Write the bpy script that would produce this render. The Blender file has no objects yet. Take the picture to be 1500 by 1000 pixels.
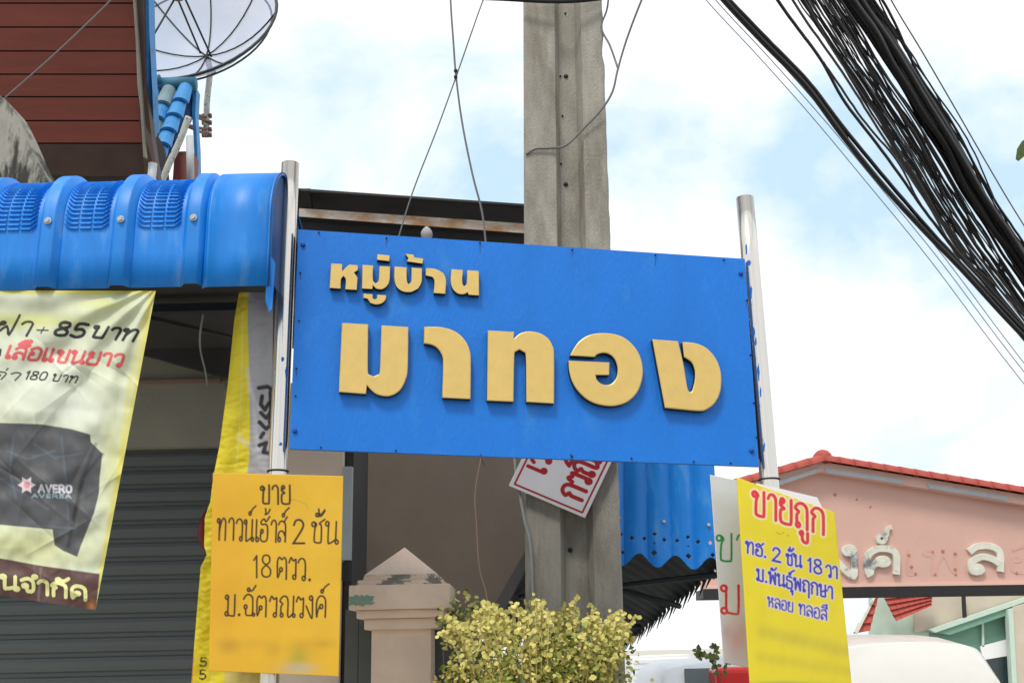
import bpy, bmesh, math, random
import numpy as np
from mathutils import Vector, Matrix, noise as mnoise

R = math.radians
random.seed(7)
sc = bpy.context.scene
COL = sc.collection

# ------------------------------------------------------------------ camera
F = 1600.0                      # focal length in pixels of a 1500 px wide picture
CAMZ = 1.6
cd = bpy.data.cameras.new('camera')
cd.sensor_width = 36; cd.lens = F / 1500 * 36; cd.clip_start = 0.05; cd.clip_end = 3000
cam = bpy.data.objects.new('camera', cd); COL.objects.link(cam)
up = Vector((-122, 5652, -1600)).normalized()
fwd = Vector((0, 0, -1)); fh = (fwd - fwd.dot(up) * up).normalized(); rt = fh.cross(up)
ROT = Matrix((rt, fh, up))      # camera space -> world space
cam.matrix_world = Matrix.Translation((0, 0, CAMZ)) @ ROT.to_4x4()
sc.camera = cam
CAM = Vector((0, 0, CAMZ))

# ------------------------------------------------------------------ light
SUN_EL, SUN_AZ = 56, 202        # azimuth of the sun, degrees clockwise from +Y
world = bpy.data.worlds.new('World'); sc.world = world; world.use_nodes = True
nt = world.node_tree; N = nt.nodes; LK = nt.links
bg = N['Background']; bg.inputs['Strength'].default_value = 0.12
sky = N.new('ShaderNodeTexSky'); sky.sky_type = 'NISHITA'; sky.sun_disc = False
sky.sun_elevation = R(SUN_EL); sky.sun_rotation = R(SUN_AZ); sky.dust_density = 2.0
tc = N.new('ShaderNodeTexCoord')
mp = N.new('ShaderNodeMapping'); mp.inputs['Scale'].default_value = (1.0, 1.0, 1.5); mp.inputs['Location'].default_value = (0.33, 0.1, 0.22)
LK.new(tc.outputs['Generated'], mp.inputs['Vector'])
ns = N.new('ShaderNodeTexNoise'); ns.inputs['Scale'].default_value = 3.2; ns.inputs['Detail'].default_value = 9; ns.inputs['Roughness'].default_value = 0.56; ns.inputs['Distortion'].default_value = 0.25
LK.new(mp.outputs[0], ns.inputs['Vector'])
rp = N.new('ShaderNodeValToRGB'); rp.color_ramp.elements[0].position = 0.36; rp.color_ramp.elements[1].position = 0.54
rp.color_ramp.elements[0].color = (0, 0, 0, 1)
LK.new(ns.outputs['Fac'], rp.inputs['Fac'])
hz = N.new('ShaderNodeMixRGB'); hz.inputs['Fac'].default_value = 0.94; hz.inputs['Color2'].default_value = (3.55, 4.8, 5.7, 1)
LK.new(sky.outputs[0], hz.inputs['Color1'])
cm = N.new('ShaderNodeMixRGB'); cm.inputs['Color2'].default_value = (6.3, 6.4, 6.55, 1)
LK.new(rp.outputs['Color'], cm.inputs['Fac']); LK.new(hz.outputs[0], cm.inputs['Color1'])
LK.new(cm.outputs[0], bg.inputs['Color'])

sl = bpy.data.lights.new('sun', 'SUN'); sl.energy = 1.4; sl.angle = R(14); sl.color = (1, 0.95, 0.87)
so = bpy.data.objects.new('sun', sl); COL.objects.link(so)
sd = Vector((math.sin(R(SUN_AZ)) * math.cos(R(SUN_EL)), math.cos(R(SUN_AZ)) * math.cos(R(SUN_EL)), math.sin(R(SUN_EL))))
so.rotation_euler = sd.to_track_quat('Z', 'Y').to_euler(); so.location = (0, 0, 30)

vs = sc.view_settings
vs.view_transform = 'Standard'; vs.look = 'None'; vs.gamma = 1; vs.use_curve_mapping = False
vs.exposure = 0.6

# ------------------------------------------------------------------ helpers
def ray(px, py):
    return ROT @ Vector((px - 750, 500 - py, -F))
def P(px, py, Y):
    """the point of the place seen at pixel (px, py) at distance Y in front of the camera"""
    d = ray(px, py); return CAM + d * (Y / d.y)
class Plane:
    def __init__(s, p, n): s.p = Vector(p); s.n = Vector(n).normalized()
    def __call__(s, px, py, off=0.0):
        d = ray(px, py); q = s.p + s.n * off
        return CAM + d * ((q - CAM).dot(s.n) / d.dot(s.n))
def vplane(a, b):               # vertical plane through two points, its normal towards the camera
    a = Vector(a); b = Vector(b); n = (b - a).cross(Vector((0, 0, 1)))
    if n.y > 0: n = -n
    return Plane(a, n)

def lin(r, g=None, b=None, k=1.0):
    if g is None: g = b = r
    def f(c):
        c /= 255.0
        return (c / 12.92 if c <= .04045 else ((c + .055) / 1.055) ** 2.4) * k
    return (f(r), f(g), f(b))

MATS = {}
def mat(name, col, rough=0.6, metal=0.0, var=0.15, scale=6.0, bump=0.0, bscale=40.0, spec=0.4, stain=None, stain_scale=3.0,
        stain_pos=(0.5, 0.62), stretch=(1, 1, 1), attr=None, transl=0.0):
    m = bpy.data.materials.new(name); m.use_nodes = True; t = m.node_tree; n = t.nodes; l = t.links
    b = n['Principled BSDF']; b.inputs['Roughness'].default_value = rough; b.inputs['Metallic'].default_value = metal
    b.inputs['Specular IOR Level'].default_value = spec
    c = n.new('ShaderNodeTexCoord'); mpn = n.new('ShaderNodeMapping'); mpn.inputs['Scale'].default_value = stretch
    l.new(c.outputs['Object'], mpn.inputs['Vector'])
    nz = n.new('ShaderNodeTexNoise'); nz.inputs['Scale'].default_value = scale; nz.inputs['Detail'].default_value = 8; nz.inputs['Roughness'].default_value = .6
    l.new(mpn.outputs[0], nz.inputs['Vector'])
    mr = n.new('ShaderNodeMapRange'); mr.inputs['From Min'].default_value = .3; mr.inputs['From Max'].default_value = .7
    mr.inputs['To Min'].default_value = 1 - var; mr.inputs['To Max'].default_value = 1 + var
    l.new(nz.outputs['Fac'], mr.inputs['Value'])
    mx = n.new('ShaderNodeVectorMath'); mx.operation = 'SCALE'
    if attr:
        a = n.new('ShaderNodeAttribute'); a.attribute_name = attr; l.new(a.outputs['Color'], mx.inputs[0])
    else:
        mx.inputs[0].default_value = col
    l.new(mr.outputs[0], mx.inputs['Scale'])
    out = mx.outputs[0]
    if stain:
        sn = n.new('ShaderNodeTexNoise'); sn.inputs['Scale'].default_value = stain_scale; sn.inputs['Detail'].default_value = 10; sn.inputs['Roughness'].default_value = .65
        l.new(mpn.outputs[0], sn.inputs['Vector'])
        sr = n.new('ShaderNodeMapRange'); sr.inputs['From Min'].default_value = stain_pos[0]; sr.inputs['From Max'].default_value = stain_pos[1]
        l.new(sn.outputs['Fac'], sr.inputs['Value'])
        sm = n.new('ShaderNodeMixRGB'); sm.inputs['Color2'].default_value = (*stain, 1)
        l.new(sr.outputs[0], sm.inputs['Fac']); l.new(out, sm.inputs['Color1']); out = sm.outputs[0]
    l.new(out, b.inputs['Base Color'])
    rr = n.new('ShaderNodeMapRange'); rr.inputs['To Min'].default_value = max(0.03, rough - .12); rr.inputs['To Max'].default_value = min(1, rough + .12)
    l.new(nz.outputs['Fac'], rr.inputs['Value']); l.new(rr.outputs[0], b.inputs['Roughness'])
    if bump:
        bn = n.new('ShaderNodeTexNoise'); bn.inputs['Scale'].default_value = bscale; bn.inputs['Detail'].default_value = 6
        l.new(mpn.outputs[0], bn.inputs['Vector'])
        bp = n.new('ShaderNodeBump'); bp.inputs['Strength'].default_value = bump; bp.inputs['Distance'].default_value = .01
        l.new(bn.outputs['Fac'], bp.inputs['Height']); l.new(bp.outputs[0], b.inputs['Normal'])
    if transl:
        b.inputs['Subsurface Weight'].default_value = transl
        b.inputs['Subsurface Radius'].default_value = (.02, .02, .01)
    MATS[name] = m
    return m

def tag(o, label=None, cat=None, group=None, kind=None):
    if label: o['label'] = label
    if cat: o['category'] = cat
    if group: o['group'] = group
    if kind: o['kind'] = kind
    return o
def thing(name, label, cat, loc, group=None):
    o = bpy.data.objects.new(name, None); COL.objects.link(o); o.location = loc; o.empty_display_size = .1
    return tag(o, label, cat, group)
def wloc(o):
    v = Vector((0, 0, 0))
    while o is not None: v += Vector(o.location); o = o.parent
    return v
def obj(name, V, Fc, m, parent=None, smooth=False, mids=None, mats2=(), at=None):
    """one mesh object from world-space vertices; children keep their thing's origin"""
    V = [Vector(v) for v in V]
    if at is None:
        if parent is None:
            xs = [v.x for v in V]; ys = [v.y for v in V]; zs = [v.z for v in V]
            at = Vector(((min(xs) + max(xs)) / 2, (min(ys) + max(ys)) / 2, min(zs)))
        else: at = wloc(parent)
    at = Vector(at)
    me = bpy.data.meshes.new(name); me.from_pydata([tuple(v - at) for v in V], [], Fc)
    me.materials.append(m)
    for x in mats2: me.materials.append(x)
    if mids is not None: me.polygons.foreach_set('material_index', mids)
    bm = bmesh.new(); bm.from_mesh(me); bmesh.ops.recalc_face_normals(bm, faces=bm.faces); bm.to_mesh(me); bm.free()
    if smooth: me.polygons.foreach_set('use_smooth', [True] * len(me.polygons))
    me.update()
    o = bpy.data.objects.new(name, me); COL.objects.link(o)
    if parent is not None:
        o.parent = parent; o.location = at - wloc(parent)
    else: o.location = at
    return o
def dup(o, parent, offs):
    c = o.copy(); COL.objects.link(c); c.parent = parent; c.location = Vector(o.location) + Vector(offs); return c

class MB:                       # mesh collector
    def __init__(s): s.V = []; s.F = []; s.M = []
    def add(s, V, Fc, mi=0):
        n = len(s.V); s.V += [Vector(v) for v in V]; s.F += [[i + n for i in f] for f in Fc]; s.M += [mi] * len(Fc); return s
    def box(s, a, b, mi=0):
        x0, y0, z0 = a; x1, y1, z1 = b
        return s.add([(x0, y0, z0), (x1, y0, z0), (x1, y1, z0), (x0, y1, z0), (x0, y0, z1), (x1, y0, z1), (x1, y1, z1), (x0, y1, z1)],
                     [(0, 3, 2, 1), (4, 5, 6, 7), (0, 1, 5, 4), (1, 2, 6, 5), (2, 3, 7, 6), (3, 0, 4, 7)], mi)
    def slab(s, pts, d, mi=0):  # polygon with its front at pts and thickness along vector d
        n = len(pts); d = Vector(d)
        V = [Vector(p) for p in pts] + [Vector(p) + d for p in pts]
        return s.add(V, [list(range(n)), list(range(2 * n - 1, n - 1, -1))] + [(i, (i + 1) % n, n + (i + 1) % n, n + i) for i in range(n)], mi)
    def tube(s, pts, r, seg=8, caps=True, sq=None, mi=0):
        pts = [Vector(p) for p in pts]; rs = r if isinstance(r, (list, tuple)) else [r] * len(pts)
        base = len(s.V); k = len(pts); ref = None
        for i, p in enumerate(pts):
            t = (pts[min(i + 1, k - 1)] - pts[max(i - 1, 0)]).normalized()
            if ref is None:
                ref = Vector((0, 0, 1)) if abs(t.z) < .9 else Vector((0, 1, 0))
            a = (ref - ref.dot(t) * t).normalized(); b = t.cross(a); ref = a
            for j in range(seg):
                q = 2 * math.pi * (j + (.5 if seg == 4 else 0)) / seg
                s.V.append(p + (a * math.cos(q) + b * math.sin(q)) * rs[i])
        for i in range(k - 1):
            for j in range(seg):
                j2 = (j + 1) % seg
                s.F.append([base + i * seg + j, base + i * seg + j2, base + (i + 1) * seg + j2, base + (i + 1) * seg + j]); s.M.append(mi)
        if caps:
            s.F.append([base + j for j in range(seg)][::-1]); s.M.append(mi)
            s.F.append([base + (k - 1) * seg + j for j in range(seg)]); s.M.append(mi)
        return s
    def build(s, name, m, parent=None, smooth=False, mats2=()):
        return obj(name, s.V, s.F, m, parent, smooth, s.M if mats2 else None, mats2)

def spline(pts, step=4, closed=False):   # Catmull-Rom through points
    pts = [Vector(p) for p in pts]; n = len(pts); out = []
    if n < 3 and not closed: return pts
    rng = n if closed else n - 1
    for i in range(rng):
        if closed: a, b, c, d = pts[(i - 1) % n], pts[i], pts[(i + 1) % n], pts[(i + 2) % n]
        else: a, b, c, d = pts[max(i - 1, 0)], pts[i], pts[i + 1], pts[min(i + 2, n - 1)]
        for k in range(step):
            t = k / step
            out.append(.5 * ((2 * b) + (c - a) * t + (2 * a - 5 * b + 4 * c - d) * t * t + (3 * b - a - 3 * c + d) * t ** 3))
    if not closed: out.append(pts[-1])
    return out
def curvy(poly, thr=38, step=4):          # closed 2-D outline: round where it bends gently, sharp at corners
    n = len(poly); p = [Vector((*q, 0)) for q in poly]; sharp = []
    for i in range(n):
        a = p[i] - p[i - 1]; b = p[(i + 1) % n] - p[i]
        sharp.append(a.angle(b, 0) > R(thr))
    out = []
    for i in range(n):
        j = (i + 1) % n; b, c = p[i], p[j]
        a = b - (c - b) if sharp[i] else p[i - 1]
        d = c + (c - b) if sharp[j] else p[(j + 1) % n]
        if sharp[i] and sharp[j]: out.append(b); continue
        for k in range(step):
            t = k / step
            out.append(.5 * ((2 * b) + (c - a) * t + (2 * a - 5 * b + 4 * c - d) * t * t + (3 * b - a - 3 * c + d) * t ** 3))
    return [(v.x, v.y) for v in out]

# ------------------------------------------------------------------ stroke letters (x right, y up, height 1)
def arc(cx, cy, r, a0, a1, n=9):
    return [(cx + r * math.cos(R(a0 + (a1 - a0) * i / (n - 1))), cy + r * math.sin(R(a0 + (a1 - a0) * i / (n - 1)))) for i in range(n)]
def lp(cx, cy, r=.1): return arc(cx, cy, r, 0, 360)
ARCH = [(.12, .72), (.2, .92), (.4, 1), (.6, .92), (.68, .7), (.68, 0)]
BOT = [(.2, .8), (.2, .1), (.28, 0), (.55, 0), (.64, .1), (.64, 1)]
G = {
 'ก': (.85, [[(.14, 0), (.14, .5), (.24, .64), (.06, .76), (.2, .95), (.42, 1), (.62, .9), (.68, .65), (.68, 0)]]),
 'ข': (.8, [lp(.15, .82), [(.2, .92), (.33, .8), (.24, .6), (.22, .1), (.3, 0), (.55, 0), (.64, .1), (.64, 1)]]),
 'ช': (.85, [lp(.15, .8), [(.2, .9), (.33, .8), (.24, .6), (.22, .1), (.3, 0), (.55, 0), (.64, .1), (.62, .75), (.5, .85), (.82, 1.05)]]),
 'ย': (.82, [lp(.2, .88, .09), [(.11, .85), (.1, .7), (.3, .58), (.12, .5), (.1, .15), (.2, 0), (.55, 0), (.66, .12), (.66, 1)]]),
 'า': (.6, [[(.06, .8), (.14, .96), (.32, 1), (.44, .88), (.46, .7), (.46, 0)]]),
 'ถ': (.85, [[(.14, .2), (.14, .5), (.24, .64), (.06, .76), (.2, .95), (.42, 1), (.62, .9), (.68, .65), (.68, 0)], lp(.2, .1, .09)]),
 'ท': (.85, [lp(.12, .88), [(.2, .9), (.2, 0)], [(.2, .45), (.35, .85), (.5, 1), (.64, .92), (.68, .75), (.68, 0)]]),
 'ว': (.68, [[(.06, .8), (.16, .96), (.36, 1), (.5, .88), (.54, .65), (.54, .15)], lp(.45, .1)]),
 'น': (.88, [lp(.12, .88), [(.2, .9), (.2, .1), (.3, .02), (.62, .18)], [(.66, 1), (.66, .15)], lp(.72, .1, .09)]),
 'ม': (.85, [lp(.12, .88), [(.2, .9), (.2, .15)], lp(.13, .1), [(.2, .04), (.55, 0), (.64, .12), (.64, 1)]]),
 'เ': (.38, [[(.1, 1), (.1, .15)], lp(.19, .1)]),
 'แ': (.72, [[(.1, 1), (.1, .15)], lp(.19, .1), [(.46, 1), (.46, .15)], lp(.55, .1)]),
 'อ': (.8, [lp(.2, .52, .09), [(.11, .45), (.1, .12), (.22, 0), (.5, 0), (.64, .15), (.66, .7), (.56, .94), (.34, 1), (.1, .85)]]),
 'ฮ': (.8, [lp(.2, .45, .09), [(.11, .4), (.1, .12), (.22, 0), (.5, 0), (.64, .15), (.64, .6), (.5, .78), (.2, .76), (.1, .88), (.34, 1.02), (.5, .9), (.78, 1.14)]]),
 'ส': (.82, [[(.1, .78), (.22, .92), (.42, .95), (.6, .85), (.66, .65), (.66, 0)], lp(.18, .1), [(.1, .15), (.12, .38), (.3, .5), (.5, .45), (.6, .3)], [(.52, .9), (.75, 1.15)]]),
 'ล': (.82, [[(.06, .78), (.2, .97), (.42, 1), (.6, .88), (.68, .65), (.68, 0)], lp(.2, .1), [(.1, .15), (.12, .4), (.3, .58), (.5, .5), (.66, .3)]]),
 'ต': (.85, [lp(.34, .42, .09), [(.28, .34), (.14, .05), (.1, .4), (.1, .8), (.22, .98), (.38, .88), (.54, .98), (.68, .8), (.7, 0)]]),
 'ด': (.85, [lp(.34, .42, .09), [(.28, .34), (.14, .05), (.1, .4), (.12, .75), (.25, .95), (.42, 1), (.6, .93), (.7, .7), (.7, 0)]]),
 'ค': (.85, [lp(.42, .5, .1), [(.33, .5), (.2, .3), (.14, 0), (.1, .4), (.12, .75), (.25, .95), (.42, 1), (.6, .93), (.7, .7), (.7, 0)]]),
 'ร': (.62, [[(.02, .74), (.14, .98), (.3, .84), (.46, .92), (.48, .7), (.48, .18)], lp(.39, .1)]),
 'ฉ': (.85, [lp(.2, .42, .09), [(.06, .78), (.2, .96), (.42, 1), (.62, .88), (.66, .65), (.66, .1), (.5, .02), (.24, .05), (.22, .33)], lp(.74, .06, .07)]),
 'ณ': (1.15, [[(.14, .2), (.14, .5), (.24, .64), (.06, .76), (.2, .95), (.4, 1), (.55, .9), (.6, .65), (.6, .1), (.72, .02), (.92, .18)], lp(.2, .1, .09), [(.95, 1), (.95, .15)], lp(1, .09, .08)]),
 'ง': (.65, [lp(.34, .88, .1), [(.44, .88), (.46, 0), (.34, .02), (.04, .5)]]),
 'พ': (.88, [lp(.12, .88), [(.2, .9), (.2, 0), (.44, .75), (.68, 0), (.68, 1)]]),
 'ฝ': (.88, [lp(.2, .8, .09), [(.12, .85), (.12, 0), (.4, .6), (.66, 0), (.66, 1.4)]]),
 'ธ': (.78, [[(.56, .95), (.3, 1), (.12, .92), (.14, .66), (.5, .6), (.62, .45), (.62, .1), (.5, 0), (.14, 0), (.12, .4)]]),
 'ฤ': (.85, [[(.14, .2), (.14, .5), (.24, .64), (.06, .76), (.2, .95), (.42, 1), (.62, .9), (.68, .65), (.68, -.4)], lp(.2, .1, .09)]),
 'ษ': (.88, [lp(.12, .88), [(.2, .9), (.2, .1), (.28, 0), (.55, 0), (.64, .1), (.64, 1)], [(.36, .4), (.5, .48), (.85, .6)]]),
 'บ': (.82, [lp(.12, .88), [(.2, .9), (.2, .1), (.28, 0), (.55, 0), (.64, .1), (.64, 1)]]),
 'ป': (.82, [lp(.12, .88), [(.2, .9), (.2, .1), (.28, 0), (.55, 0), (.64, .1), (.64, 1.35)]]),
 'จ': (.75, [lp(.22, .42, .1), [(.3, .35), (.34, .05), (.55, .1), (.6, .5), (.54, .9), (.3, 1), (.06, .82)]]),
 'ห': (.88, [lp(.12, .88), [(.2, .9), (.2, 0)], [(.2, .3), (.45, .6), (.62, .75)], lp(.6, .88, .09), [(.52, .55), (.66, .4), (.66, 0)]]),
 '้': (0, [[(.42, 1.5), (.46, 1.3), (.4, 1.24), (.62, 1.3), (.78, 1.48)]]),
 '์': (0, [lp(.42, 1.25, .08), [(.48, 1.3), (.6, 1.45), (.85, 1.6)]]),
 '่': (0, [[(.55, 1.5), (.55, 1.25)]]),
 'ั': (0, [lp(.35, 1.25, .08), [(.42, 1.2), (.6, 1.22), (.8, 1.45)]]),
 'ื': (0, [[(.15, 1.18), (.35, 1.42), (.6, 1.38), (.7, 1.18), (.15, 1.18)], [(.55, 1.52), (.55, 1.3)], [(.7, 1.55), (.7, 1.2)]]),
 'ี': (0, [[(.15, 1.18), (.35, 1.42), (.6, 1.38), (.7, 1.18), (.15, 1.18)], [(.7, 1.55), (.7, 1.2)]]),
 'ู': (0, [lp(.38, -.2, .07), [(.42, -.25), (.44, -.48), (.6, -.55), (.7, -.48), (.7, -.14)]]),
 'ุ': (0, [lp(.6, -.2, .07), [(.68, -.2), (.68, -.5)]]),
 'ำ': (.6, [lp(-.1, 1.22, .08), [(.06, .8), (.14, .96), (.32, 1), (.44, .88), (.46, .7), (.46, 0)]]),
 ' ': (.5, []), '.': (.35, [lp(.12, .04, .035)]), '+': (.8, [[(.1, .5), (.6, .5)], [(.35, .25), (.35, .75)]]),
 '0': (.72, [[(.32, 0), (.12, .15), (.08, .5), (.14, .88), (.34, 1), (.54, .88), (.6, .5), (.54, .12), (.32, 0)]]),
 '1': (.45, [[(.1, .8), (.26, 1), (.26, 0)]]),
 '2': (.75, [[(.1, .78), (.2, .97), (.42, 1), (.58, .85), (.52, .6), (.1, .04), (.1, 0), (.64, 0)]]),
 '5': (.72, [[(.58, 1), (.2, 1), (.14, .56), (.38, .62), (.58, .45), (.56, .15), (.34, 0), (.08, .1)]]),
 '8': (.72, [[(.34, .55), (.14, .7), (.16, .93), (.34, 1), (.52, .93), (.54, .7), (.34, .55), (.1, .35), (.12, .08), (.34, 0), (.56, .08), (.58, .35), (.34, .55)]]),
 'A': (.8, [[(.05, 0), (.35, 1), (.65, 0)], [(.18, .35), (.52, .35)]]), 'V': (.75, [[(.05, 1), (.32, 0), (.6, 1)]]),
 'E': (.65, [[(.5, 1), (.1, 1), (.1, 0), (.5, 0)], [(.1, .5), (.45, .5)]]), 'R': (.75, [[(.1, 0), (.1, 1), (.45, .97), (.55, .75), (.45, .52), (.1, .5)], [(.35, .5), (.6, 0)]]),
 'O': (.8, [[(.35, 0), (.12, .15), (.08, .5), (.14, .88), (.35, 1), (.56, .88), (.62, .5), (.56, .12), (.35, 0)]]),
 '@': (1, [lp(0, 0, 5.5), [(5, 1), (8, 6), (9, 14), (15, 17)]]),
 'M': (.9, [[(.08, 0), (.1, 1), (.4, .3), (.7, 1), (.72, 0)]]),
}
STRAIGHT = set('A V E M 1 + .'.split())
def layout(s, a, b, h, italic=0.0, jit=0.0):
    """strokes of a line of writing in pixels; a,b ends of the baseline, h the letter height (pixels)"""
    tot = sum(G[c][0] for c in s) or 1
    ax, ay = a; ux, uy = (b[0] - a[0]) / tot, (b[1] - a[1]) / tot
    x = 0; px_ = 0; out = []
    for c in s:
        adv, st = G[c]
        org = x if (adv > 0) else px_
        jy = random.uniform(-jit, jit); jx = random.uniform(-jit, jit)
        for q in st:
            q = [(X + italic * Y, Y) for X, Y in q]
            q3 = [Vector((X, Y, 0)) for X, Y in q]
            if c not in STRAIGHT and len(q) > 2: q3 = spline(q3, 3)
            out.append([(ax + (org + v.x) * ux + jx, ay + (org + v.x) * uy - v.y * h + jy) for v in q3])
        if adv > 0: px_ = x; x += adv
    return out

class Print:                    # a printed sheet: a fine grid with a colour per vertex, drawn in the picture's units
    def __init__(s, quad, nu, nv, base):
        s.nu, s.nv = nu, nv
        u, v = np.meshgrid(np.linspace(0, 1, nu), np.linspace(0, 1, nv)); s.u = u.ravel(); s.v = v.ravel()
        q = np.array(quad, float)
        s.xy = ((1 - s.u) * (1 - s.v))[:, None] * q[0] + (s.u * (1 - s.v))[:, None] * q[1] + (s.u * s.v)[:, None] * q[2] + ((1 - s.u) * s.v)[:, None] * q[3]
        s.c = np.tile(np.array(base, float), (len(s.u), 1))
    def mix(s, a, col): s.c = s.c * (1 - a[:, None]) + np.array(col) * a[:, None]
    def stroke(s, pl, w, col, alpha=1.0, soft=.6):
        pl = np.array(pl, float); lo = pl.min(0) - w - 2; hi = pl.max(0) + w + 2
        m = np.where((s.xy[:, 0] > lo[0]) & (s.xy[:, 0] < hi[0]) & (s.xy[:, 1] > lo[1]) & (s.xy[:, 1] < hi[1]))[0]
        if not len(m): return
        p = s.xy[m]; d = np.full(len(m), 1e9)
        for i in range(len(pl) - 1):
            a, b = pl[i], pl[i + 1]; ab = b - a; L = ab @ ab
            t = np.clip(((p - a) @ ab) / L, 0, 1) if L > 0 else np.zeros(len(m))
            d = np.minimum(d, np.hypot(*(p - a - t[:, None] * ab).T))
        a = np.clip((w / 2 - d) / soft + .5, 0, 1) * alpha
        full = np.zeros(len(s.u)); full[m] = a; s.mix(full, col)
    def text(s, t, a, b, h, w, col, halo=None, hw=2.5, italic=0.0, jit=0.0, alpha=1.0, soft=.6):
        st = layout(t, a, b, h, italic, jit)
        if halo:
            for q in st: s.stroke(q, w + hw, halo, .8, soft=1.5)
        for q in st: s.stroke(q, w, col, alpha, soft)
    def poly(s, pts, col, soft=1.0, alpha=1.0):
        pts = np.array(pts, float); n = len(pts); ins = np.zeros(len(s.u), bool); d = np.full(len(s.u), 1e9); p = s.xy
        for i in range(n):
            a, b = pts[i], pts[(i + 1) % n]
            cnd = ((a[1] > p[:, 1]) != (b[1] > p[:, 1]))
            with np.errstate(divide='ignore', invalid='ignore'):
                xx = (b[0] - a[0]) * (p[:, 1] - a[1]) / (b[1] - a[1]) + a[0]
            ins ^= cnd & (p[:, 0] < xx)
            ab = b - a; L = ab @ ab; t = np.clip(((p - a) @ ab) / L, 0, 1)
            d = np.minimum(d, np.hypot(*(p - a - t[:, None] * ab).T))
        sd_ = np.where(ins, d, -d); s.mix(np.clip(sd_ / soft + .5, 0, 1) * alpha, col)
    def blob(s, cx, cy, rx, ry, col, alpha):
        r = ((s.xy[:, 0] - cx) / rx) ** 2 + ((s.xy[:, 1] - cy) / ry) ** 2
        s.mix(np.exp(-r * 1.6) * alpha, col)
    def build(s, name, m, place, parent=None, thick=0.0):
        nu, nv = s.nu, s.nv
        V = [place(x, y, u, v) for (x, y), u, v in zip(s.xy.tolist(), s.u.tolist(), s.v.tolist())]
        i = (np.arange(nv - 1)[:, None] * nu + np.arange(nu - 1)[None]).ravel()
        Fc = np.stack([i, i + nu, i + nu + 1, i + 1], 1).tolist()
        col = s.c
        n0 = len(V)
        o = obj(name, V, Fc, m, parent, True)
        at_ = o.data.color_attributes.new('print', 'FLOAT_COLOR', 'POINT')
        at_.data.foreach_set('color', np.hstack([col, np.ones((len(col), 1))]).ravel())
        if thick:
            md = o.modifiers.new('thickness', 'SOLIDIFY'); md.thickness = thick; md.offset = 0
        return o

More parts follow.
